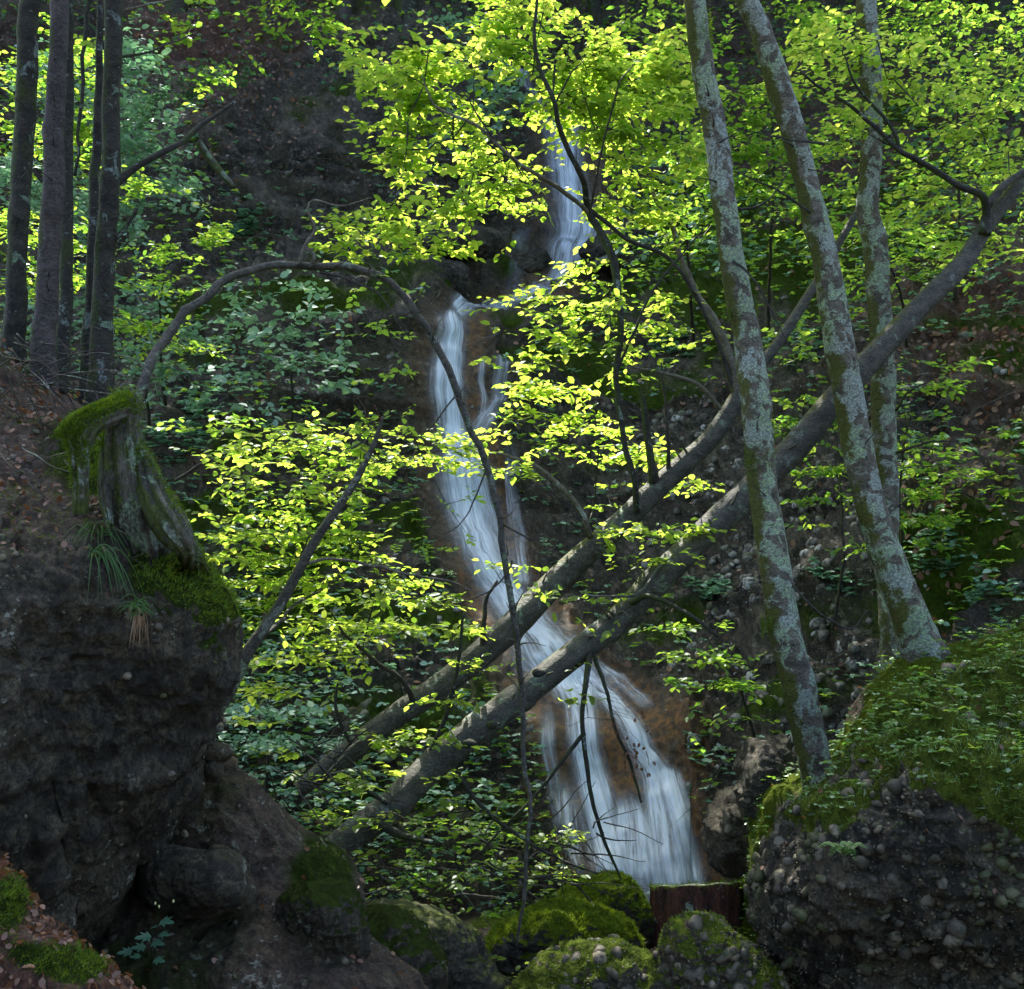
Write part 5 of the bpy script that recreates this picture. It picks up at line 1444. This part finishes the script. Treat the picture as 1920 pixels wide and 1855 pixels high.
bush('beech_sapling', 'fine leafed young beech in the middle left background above the shrub slope', 'sapling', (330, 640, 15), [(320, 430, 100, 36, 14, 1.3), (390, 440, 50, 24, 14, 1.2), (280, 490, 80, 30, 14.3, .9), (300, 560, 90, 30, 14, 1.1), (330, 640, 80, 30, 14, 1.1), (250, 600, 60, 30, 14, 1.0), (270, 350, 50, 30, 14.5, .8)], 'leaf_green', 508, stem=[(310, 760, 16), (300, 640, 15.2), (310, 450, 14.5)], group=GB)
bush('beech_sapling', 'tiered young beech seen between the leftmost trunks', 'sapling', (80, 560, 13), [(100, 120, 110, 60, 12.5, .7), (60, 260, 90, 50, 12.5, .7), (150, 300, 60, 60, 12.5, .9), (70, 420, 90, 50, 12.8, .8), (160, 480, 50, 60, 12.8, .8), (60, 540, 80, 40, 12.5, .8), (150, 220, 50, 40, 12.4, .8)], 'leaf_green', 509, stem=[(120, 760, 14), (100, 560, 13.5), (110, 300, 13), (120, 100, 13)], group=GB)
bush('beech_sapling', 'young beech standing just beyond the right edge of the slope', 'sapling', (2150, 560, 13), [(2080, 80, 110, 60, 13, .8), (2120, 220, 120, 60, 13, .8), (2060, 330, 90, 50, 13, .7), (2160, 400, 110, 60, 12.5, .8), (2080, 520, 90, 50, 12.5, .7), (2140, 680, 110, 50, 12, .7), (2040, 800, 60, 40, 12, .6)], 'leaf_green', 523, stem=[(2150, 900, 12.6), (2140, 600, 12.8), (2110, 300, 13), (2090, 60, 13)], group=GB, cov=1.3)
bush('shrub', 'blue green shrub behind the left trunks', 'shrub', (200, 500, 18), [(150, 150, 130, 80, 17, .8), (240, 230, 80, 60, 17, .9), (280, 300, 70, 60, 17, 1.0), (60, 330, 110, 70, 17, .8), (250, 130, 60, 60, 17, .5), (180, 400, 130, 60, 17, .9), (330, 370, 60, 30, 17, .8)], 'leaf_teal', 510, size=.11, group=GS_, tilt=.5, stem=[(200, 640, 19), (210, 450, 18), (200, 250, 17.5)])
bush('shrub', 'dusty blue green shrub below the yellow green sapling', 'shrub', (250, 660, 16), [(100, 600, 110, 60, 15.5, .8), (230, 560, 100, 50, 15.5, .9), (260, 680, 90, 50, 15, 1.0), (380, 600, 90, 50, 15.5, .7), (330, 530, 80, 30, 15.5, .8), (400, 700, 80, 40, 15, .5)], 'leaf_teal', 511, size=.1, group=GS_, tilt=.5, stem=[(280, 800, 16.5), (270, 700, 16), (250, 600, 15.8)])
bush('shrub', 'whitish green shrub with open sprays under the arched stem', 'shrub', (560, 720, 13.5), [(480, 540, 110, 26, 13.5, .9), (560, 590, 90, 28, 13.3, .9), (470, 620, 90, 28, 13.3, .9), (590, 650, 80, 28, 13.2, .8), (500, 690, 120, 28, 13.2, .9), (600, 730, 60, 24, 13.2, .7), (560, 470, 60, 20, 13.6, .4), (450, 750, 80, 26, 13.2, .6)], 'leaf_teal', 512, size=.1, singles=120, tilt=.5, group=GS_, stem=[(540, 830, 14.2), (550, 740, 13.8), (540, 620, 13.5)])
bush('beech_sapling', 'flat spray of olive green leaves just above the bright tiers', 'sapling', (520, 800, 11.5), [(560, 788, 120, 16, 11, 1.5), (400, 800, 110, 20, 11, .7), (320, 830, 70, 22, 11, .6), (430, 850, 90, 20, 11, .5)], 'leaf_green', 513, stem=[(330, 900, 12), (420, 850, 11.6), (520, 800, 11.4)], group=GB, singles=40)
bush('beech_sapling', 'hanging leafy twigs at the top edge above the litter slope', 'sapling', (560, -60, 12), [(470, 20, 110, 26, 12, .5), (600, 30, 90, 30, 12, .6), (640, 80, 50, 30, 12, .7), (530, 90, 70, 26, 12, .35), (420, 120, 60, 30, 12.4, .3), (400, 170, 50, 24, 12.4, .35), (330, 60, 50, 26, 12, .5)], 'leaf_green', 514, group=GB)
bush('shrub', 'low dark green shrub left of the upper fall', 'shrub', (920, 330, 22), [(900, 100, 50, 30, 22, .8), (930, 180, 50, 50, 22, .8), (850, 60, 60, 30, 22, .8), (890, 240, 50, 40, 22, .5), (860, 290, 80, 30, 22, .35)], 'leaf_teal', 515, size=.12, tilt=.5)
bush('shrub', 'pale green fern like shrub right of the upper fall', 'shrub', (1220, 420, 20), [(1200, 420, 60, 60, 19, .6), (1300, 380, 70, 60, 18.5, .5), (1280, 300, 60, 50, 19, .6), (1350, 430, 60, 50, 17, .5)], 'leaf_teal', 516, size=.11, tilt=.5)
bush('shrub', 'bluish green low shrub in shade left of the crossing logs', 'shrub', (520, 1500, 11.5), [(500, 1230, 90, 40, 12, .8), (480, 1330, 90, 40, 11.5, .9), (560, 1380, 90, 40, 11, .7), (470, 1420, 60, 30, 11, .8), (440, 1290, 40, 40, 12, .8), (600, 1300, 70, 40, 11.5, .5)], 'leaf_teal', 517, size=.075, stem=[(500, 1500, 12), (500, 1400, 11.8), (500, 1300, 11.8)], tilt=.5)
bush('bramble_thicket', 'tangled thicket of dark green leaves and twigs under the crossing logs', 'thicket', (800, 1680, 9.5), [(720, 1580, 120, 30, 9.6, .6), (850, 1560, 110, 40, 9.8, .5), (760, 1640, 130, 30, 9.3, .6), (900, 1620, 90, 40, 9.4, .45), (680, 1620, 60, 40, 9.4, .6), (820, 1690, 100, 24, 9, .4), (960, 1690, 60, 26, 9, .5)], 'leaf_green', 518, size=.06, singles=80)
bush('beech_seedling', 'small leafy seedling crossing the hanging stem low in the centre', 'seedling', (1060, 1700, 9.2), [(1040, 1560, 60, 24, 9.2, .8), (980, 1530, 50, 18, 9.3, .7), (1010, 1610, 60, 22, 9.2, .6), (1060, 1640, 50, 18, 9.2, .5), (960, 1600, 40, 16, 9.2, .5)], 'leaf_sun', 519, size=.06, singles=80)
bush('beech_seedling', 'tiny bright seedling at the foot of the hanging stem', 'seedling', (965, 1860, 7.6), [(950, 1800, 45, 18, 7.6, .7), (990, 1790, 40, 14, 7.6, .5), (930, 1820, 30, 14, 7.6, .6)], 'leaf_sun', 520, size=.045, singles=60, rd=.2)
bush('beech_seedling', 'small bright seedlings beside the red stump', 'seedling', (1420, 1760, 9.9), [(1400, 1650, 26, 16, 9.9, .7), (1415, 1690, 20, 20, 9.8, .7), (1405, 1745, 20, 20, 9.6, .7)], 'leaf_sun', 521, size=.05, singles=40, rd=.3)

# fine moving conifer-like sprigs, soft dark
bush('spruce_sapling', 'dark blue green spruce twigs on the leaf slope behind the left trunks', 'sapling', (330, 200, 15), [(420, 140, 80, 16, 15, 1.2), (330, 165, 70, 14, 15, 1.2), (300, 210, 60, 14, 15, 1.0)], 'needle', 522, size=.06, layer=.3)

# ------------------------------------------------------------------ stump of red wood at the foot of the fall
rs = thing('cut_stump', 'broad sawn stump of reddish rotten wood at the foot of the waterfall', 'stump')
c0 = P(1308, 1745, 9.9); R0 = 84 / F * 9.9; H0 = .36
th = np.linspace(0, 2 * math.pi, 72, endpoint=False)
rad = R0 * (1 + .05 * np.sin(3 * th) + .03 * np.sin(11 * th + 1) + .02 * np.sin(23 * th))
a = Acc(); lv = []
for k, z in enumerate(np.linspace(0, 1, 12)):
    f = 1.07 - .07 * z
    rr = rad * f * (1 + .03 * fbm(np.stack([np.cos(th) * 3, np.sin(th) * 3, 0 * th + z * .6], -1), 2.2, 3, 3))
    lv.append(np.stack([c0[0] + rr * np.cos(th), c0[1] + rr * np.sin(th) * .9, c0[2] - .1 + z * (H0 + .1) + z * (-.17 * rr * np.sin(th) + .05 * rr * np.cos(th)) + 0.006 * (z > .95) * np.sin(9 * th)], -1))
V = np.array(lv); ix = np.arange(V.shape[0] * 72).reshape(-1, 72)
q = np.stack([ix[:-1], np.roll(ix, -1, 1)[:-1], np.roll(ix, -1, 1)[1:], ix[1:]], -1).reshape(-1, 4)
a.add(V.reshape(-1, 3), q); a.build('trunk', M['wood_red'], rs)
a = Acc(); cc_ = lv[-1].mean(0); V2 = np.vstack([lv[-1], (lv[-1] - cc_) * .5 + cc_ - [0, 0, .008], [cc_ - [0, 0, .012]]])
tr = [(144, 72 + k, 72 + (k + 1) % 72) for k in range(72)]; q = [(k, (k + 1) % 72, 72 + (k + 1) % 72, 72 + k) for k in range(72)]
a.add(V2, q, tr); a.build('cut_face', M['wood_old'], rs)
pp = lv[-1][rg.integers(0, 72, 1500)] + rg.normal(0, .012, (1500, 3)); tufts(rs, pp, np.tile([0, 0, 1.], (1500, 1)), .018, .002, 'moss', rg, name='moss_rim')

# broken wood chunk beside the upper fall
bl = thing('broken_log', 'short rotten log end lodged on the ledge below the upper fall', 'log')
tube('trunk', [(1165, 470, 22.8), (1110, 500, 22.6), (1060, 525, 22.4), (1035, 533, 22.3)], [12, 17, 17, 14], M['wood_old'], bl, 12, .12, 41)
bl2 = thing('dead_log', 'weathered dead log slanting down the shaded rock on the left', 'log')
tube('trunk', [(370, 265, 20.2), (395, 300, 20.3), (420, 330, 20.3), (440, 352, 20.3)], [14, 15, 13, 8], M['wood_old'], bl2, 10, .1, 42)
# tiny ledge boulders by the fall
for k, (x, y, rx, ry, d_, lb) in enumerate([(860, 455, 80, 30, 22.6, 'broad rounded rock shelf left of the upper fall'), (790, 525, 85, 38, 22.0, 'bulging dark rock above the ledge where the stream turns'), (975, 495, 50, 34, 24.6, 'brown rounded rock between the shelf and the upper fall'), (1130, 475, 45, 28, 24.2, 'small rock behind the rotten log end'), (1395, 1560, 55, 60, 11.3, 'black hollowed block of conglomerate right of the lower fall'), (1450, 1480, 55, 90, 10.4, 'tall pebbly rib of rock between fall and boulder')]):
    rock_thing('rock', lb, 'rock', oval(x, y, rx, ry, seed=70 + k, j=.1), (x, y), d_, .6, .9, 'rock_back', lambda v, n: .1 + .4 * fbm(v, 2, 2, 2), seg=160, rings=50, seed=80 + k, big=.12, mid=.08, fine=.02)

# brushwood lying about the thicket
for k, (cx, cy, rx, ry, d_, n_b, lb) in enumerate([(900, 1600, 240, 80, 8.9, 70, 'tangle of dead brushwood between the logs and the mossy boulders'), (560, 1440, 70, 60, 8.2, 34, 'dead twigs piled against the foot of the upper log')]):
    t = thing('brushwood', lb, 'brushwood')
    for j in range(n_b):
        x, y = cx + rg.uniform(-rx, rx), cy + rg.uniform(-ry, ry); an = rg.normal(.35, .5) * (1 if rg.random() < .7 else -1); L = rg.uniform(40, 150)
        dj = d_ + rg.uniform(-.5, .6)
        tube('twig', [(x, y, dj), (x + L * .5 * math.cos(an), y + L * .5 * math.sin(an) + rg.uniform(-12, 12), dj + rg.uniform(-.1, .1)), (x + L * math.cos(an), y + L * math.sin(an), dj + rg.uniform(-.2, .2))], [rg.uniform(2.2, 4.5), 1.2], M['twig_pale' if j % 3 == 0 else 'twig'], t, 5, jit=.03, seed=j)

# leafy foreground plant with lobed leaves
def lobed_leaf(parent, pos, d, nrm, size, mat='leaf_plant'):
    lob = [(0, 0)]
    ang = [(-.9, .55), (-.62, .4), (-.5, .82), (-.3, .55), (-.16, .85), (0, 1.05), (.16, .85), (.3, .55), (.5, .82), (.62, .4), (.9, .55)]
    for a_, r_ in ang: lob.append((r_ * math.cos(a_ * 1.25), r_ * math.sin(a_ * 1.25)))
    V = np.array([[x, y, .08 * abs(y) - .06 * x * x] for x, y in lob])
    d = norm(np.array(d, float)); s = norm(np.cross(nrm, d)); nn = np.cross(d, s)
    W = np.array(pos) + (V[:, :1] * d + V[:, 1:2] * s + V[:, 2:] * nn) * size
    tr = [(0, i, i + 1) for i in range(1, len(lob) - 1)]
    a = Acc(); a.add(W, None, tr, tint=.5); return a.build('leaf', M[mat], parent, smooth=False)


M['leaf_plant'] = leaf_mat('lobed_leaf', (.06, .17, .09), (.09, .22, .12), (.09, .25, .1), (.12, .3, .1), .25, .1)
pl = thing('leafy_plant', 'small wild plant with lobed blue green leaves on the dark slope at bottom left', 'plant')
for k, (x, y, s, an) in enumerate([(308, 1728, .055, .2), (292, 1768, .05, -.2), (275, 1757, .055, 2.6), (265, 1776, .05, 2.9), (240, 1785, .05, 3.0), (295, 1800, .045, -.5), (305, 1752, .04, .3), (288, 1738, .03, 1.2), (258, 1793, .035, 3.3)]):
    pos = P(x, y, 5.55)
    d = np.array([math.cos(an), -.45, .1 * math.sin(an)])
    st_ = pos - norm(d) * s * .4
    lobed_leaf(pl, st_, d, (0, -.6, 1), s * 1.35)
    a = Acc(); b_ = P(284, 1815, 5.65); sticks_into(a, np.array([b_, (b_ + st_) / 2 + [0, 0, .01]]), np.array([(b_ + st_) / 2 + [0, 0, .01], st_]), np.array([.0016, .0014]), np.array([.0014, .001])); a.build('stalk', M['grass'], pl)
mf, tt = mat_new('pale_petal'); g = N(tt); g.out(g.principled((.6, .62, .25), .6)); M['petal'] = mf
for (x, y) in ((291, 1694), (325, 1690), (298, 1700)):
    a = Acc(); b_ = P(300, 1735, 5.6); e_ = P(x, y, 5.55); sticks_into(a, np.array([b_]), np.array([e_]), np.array([.0012]), np.array([.0008])); a.build('stalk', M['grass'], pl)
    V, T = ico(); a = Acc(); a.add(e_ + V * np.array([.005, .005, .008]), None, T); a.build('flower', M['petal'], pl)

# small fern on the big boulder
fe = thing('fern', 'little fern with narrow fronds growing from the big conglomerate boulder', 'fern')
rg = np.random.default_rng(4)
for k, (ex, ey) in enumerate([(1535, 1588), (1625, 1590), (1555, 1604), (1590, 1585), (1605, 1612)]):
    c = spline(np.array([P(1583, 1603, 6.45), P((1583 + ex) / 2, (1603 + ey) / 2 - 14, 6.35), P(ex, ey, 6.3)]), 14)
    a = Acc(); sticks_into(a, c[:-1], c[1:], np.full(13, .001), np.full(13, .001)); fr = a.build('frond', M['grass'], fe)
    t = norm(np.gradient(c, axis=0)); sd = norm(np.cross(t, [0, 0, 1.]))
    a = Acc()
    for sg_ in (-1, 1): leaves_into(a, c, norm(sd * sg_ + t * .4), np.tile([0, -.3, 1.], (14, 1)), .03 * np.sin(np.linspace(.3, 3.0, 14)) + .006, rg)
    a.build('leaflets', M['leaf_small'], fr)

# ferns and herb clumps dotted on the slopes
GH = 'herb clumps on the slopes'
for k, (x, y, s, lb) in enumerate([(450, 440, 30, 'fern clump on dark rock above the arched stem'), (1345, 1135, 34, 'herb clump on the pebbly wall above the hanging shoot'), (1620, 1150, 34, 'herb clump between the bases of the right trunks'), (1810, 1090, 34, 'herb clump on the mossy knob at the right edge'), (1870, 1170, 26, 'herb clump at the right edge above the bank'), (380, 860, 36, 'herb clump on the slope just right of the broken stump'), (1250, 640, 30, 'herb clump under the pale young beech'), (340, 900, 30, 'low herbs beside the base of the splintered stump')]):
    t = thing('herb_clump', lb, 'plant', GH)
    rg2 = np.random.default_rng(600 + k)
    n_k = 60
    xs = x + rg2.normal(0, s * .6, n_k); ys = y + rg2.normal(0, s * .4, n_k)
    pw, nw, _, _ = wall_points(xs, ys)
    rosettes(t, pw, nw, .10 * float(depth(x, y)) / 18, 'leaf_teal', rg2, 6, name='leaves', rise=.12)

# ------------------------------------------------------------------ background trunks on the rim, with unseen crowns added to shade the gorge
GRIM = 'trees along the rim of the gorge'
rg = np.random.default_rng(31)
rim = [(-500, 33), (-250, 34), (-60, 33), (120, 31), (330, 31.5), (480, 30.5), (640, 31), (760, 32), (900, 31), (1060, 31), (1120, 32.5), (1245, 31), (1350, 29.5), (1480, 31), (1650, 28), (1770, 27.5), (1880, 27), (2000, 27), (2200, 26), (2450, 25)]
pos_words = ['unseen beyond the left edge, added for shade, first in line', 'unseen beyond the left edge, added for shade, second in line', 'at the left corner', 'behind the leftmost trunks', 'over the litter slope', 'over the dark cliff', 'over the middle of the dark cliff', 'left of the bright bough', 'above the upper fall on its left', 'straight above the upper fall', 'just right of the upper fall', 'above the pale young beech', 'behind the first pale trunk', 'between the pale trunks', 'behind the spotted trunk', 'over the right slope', 'at the top right corner', 'unseen beyond the right edge, added for shade, first in line', 'unseen beyond the right edge, added for shade, second in line', 'unseen beyond the right edge, added for shade, third in line']
for k, ((x, d_), wd) in enumerate(zip(rim, pos_words)):
    base = P(x, 40 if -100 < x < 2000 else -90, float(depth(x, 40)) + .1)
    t = thing('rim_tree', 'tall straight forest tree on the rim, ' + wd, 'tree', GRIM)
    h = rg.uniform(8.5, 10.5)
    c = spline(np.array([base - [0, 0, .5], base + [rg.normal(0, .2), .3, h * .4], base + [rg.normal(0, .4), .6, h]]), 24)
    a = Acc(); tube_into(a, c, np.linspace(rg.uniform(.16, .26), .05, 24), 14, .06, k, .3); a.build('trunk', M['bark_dark' if k % 3 else 'bark_purple'], t)
    crown(t, c[-4] + [0, .5, -1.2], 3.6, 1600 if 1 < k < 8 else 3000, .26, 700 + k, 'leaf_green', zs=1.15)
    for j in range(4):
        b0 = c[8 + 3 * j]; an = rg.uniform(0, 6.28); e0 = b0 + np.array([math.cos(an) * 2, math.sin(an) * 2, .8])
        a = Acc(); tube_into(a, spline(np.array([b0, (b0 + e0) / 2 + [0, 0, .2], e0]), 8), np.linspace(.05, .012, 8), 6); a.build('limb', M['bark_dark'], t)
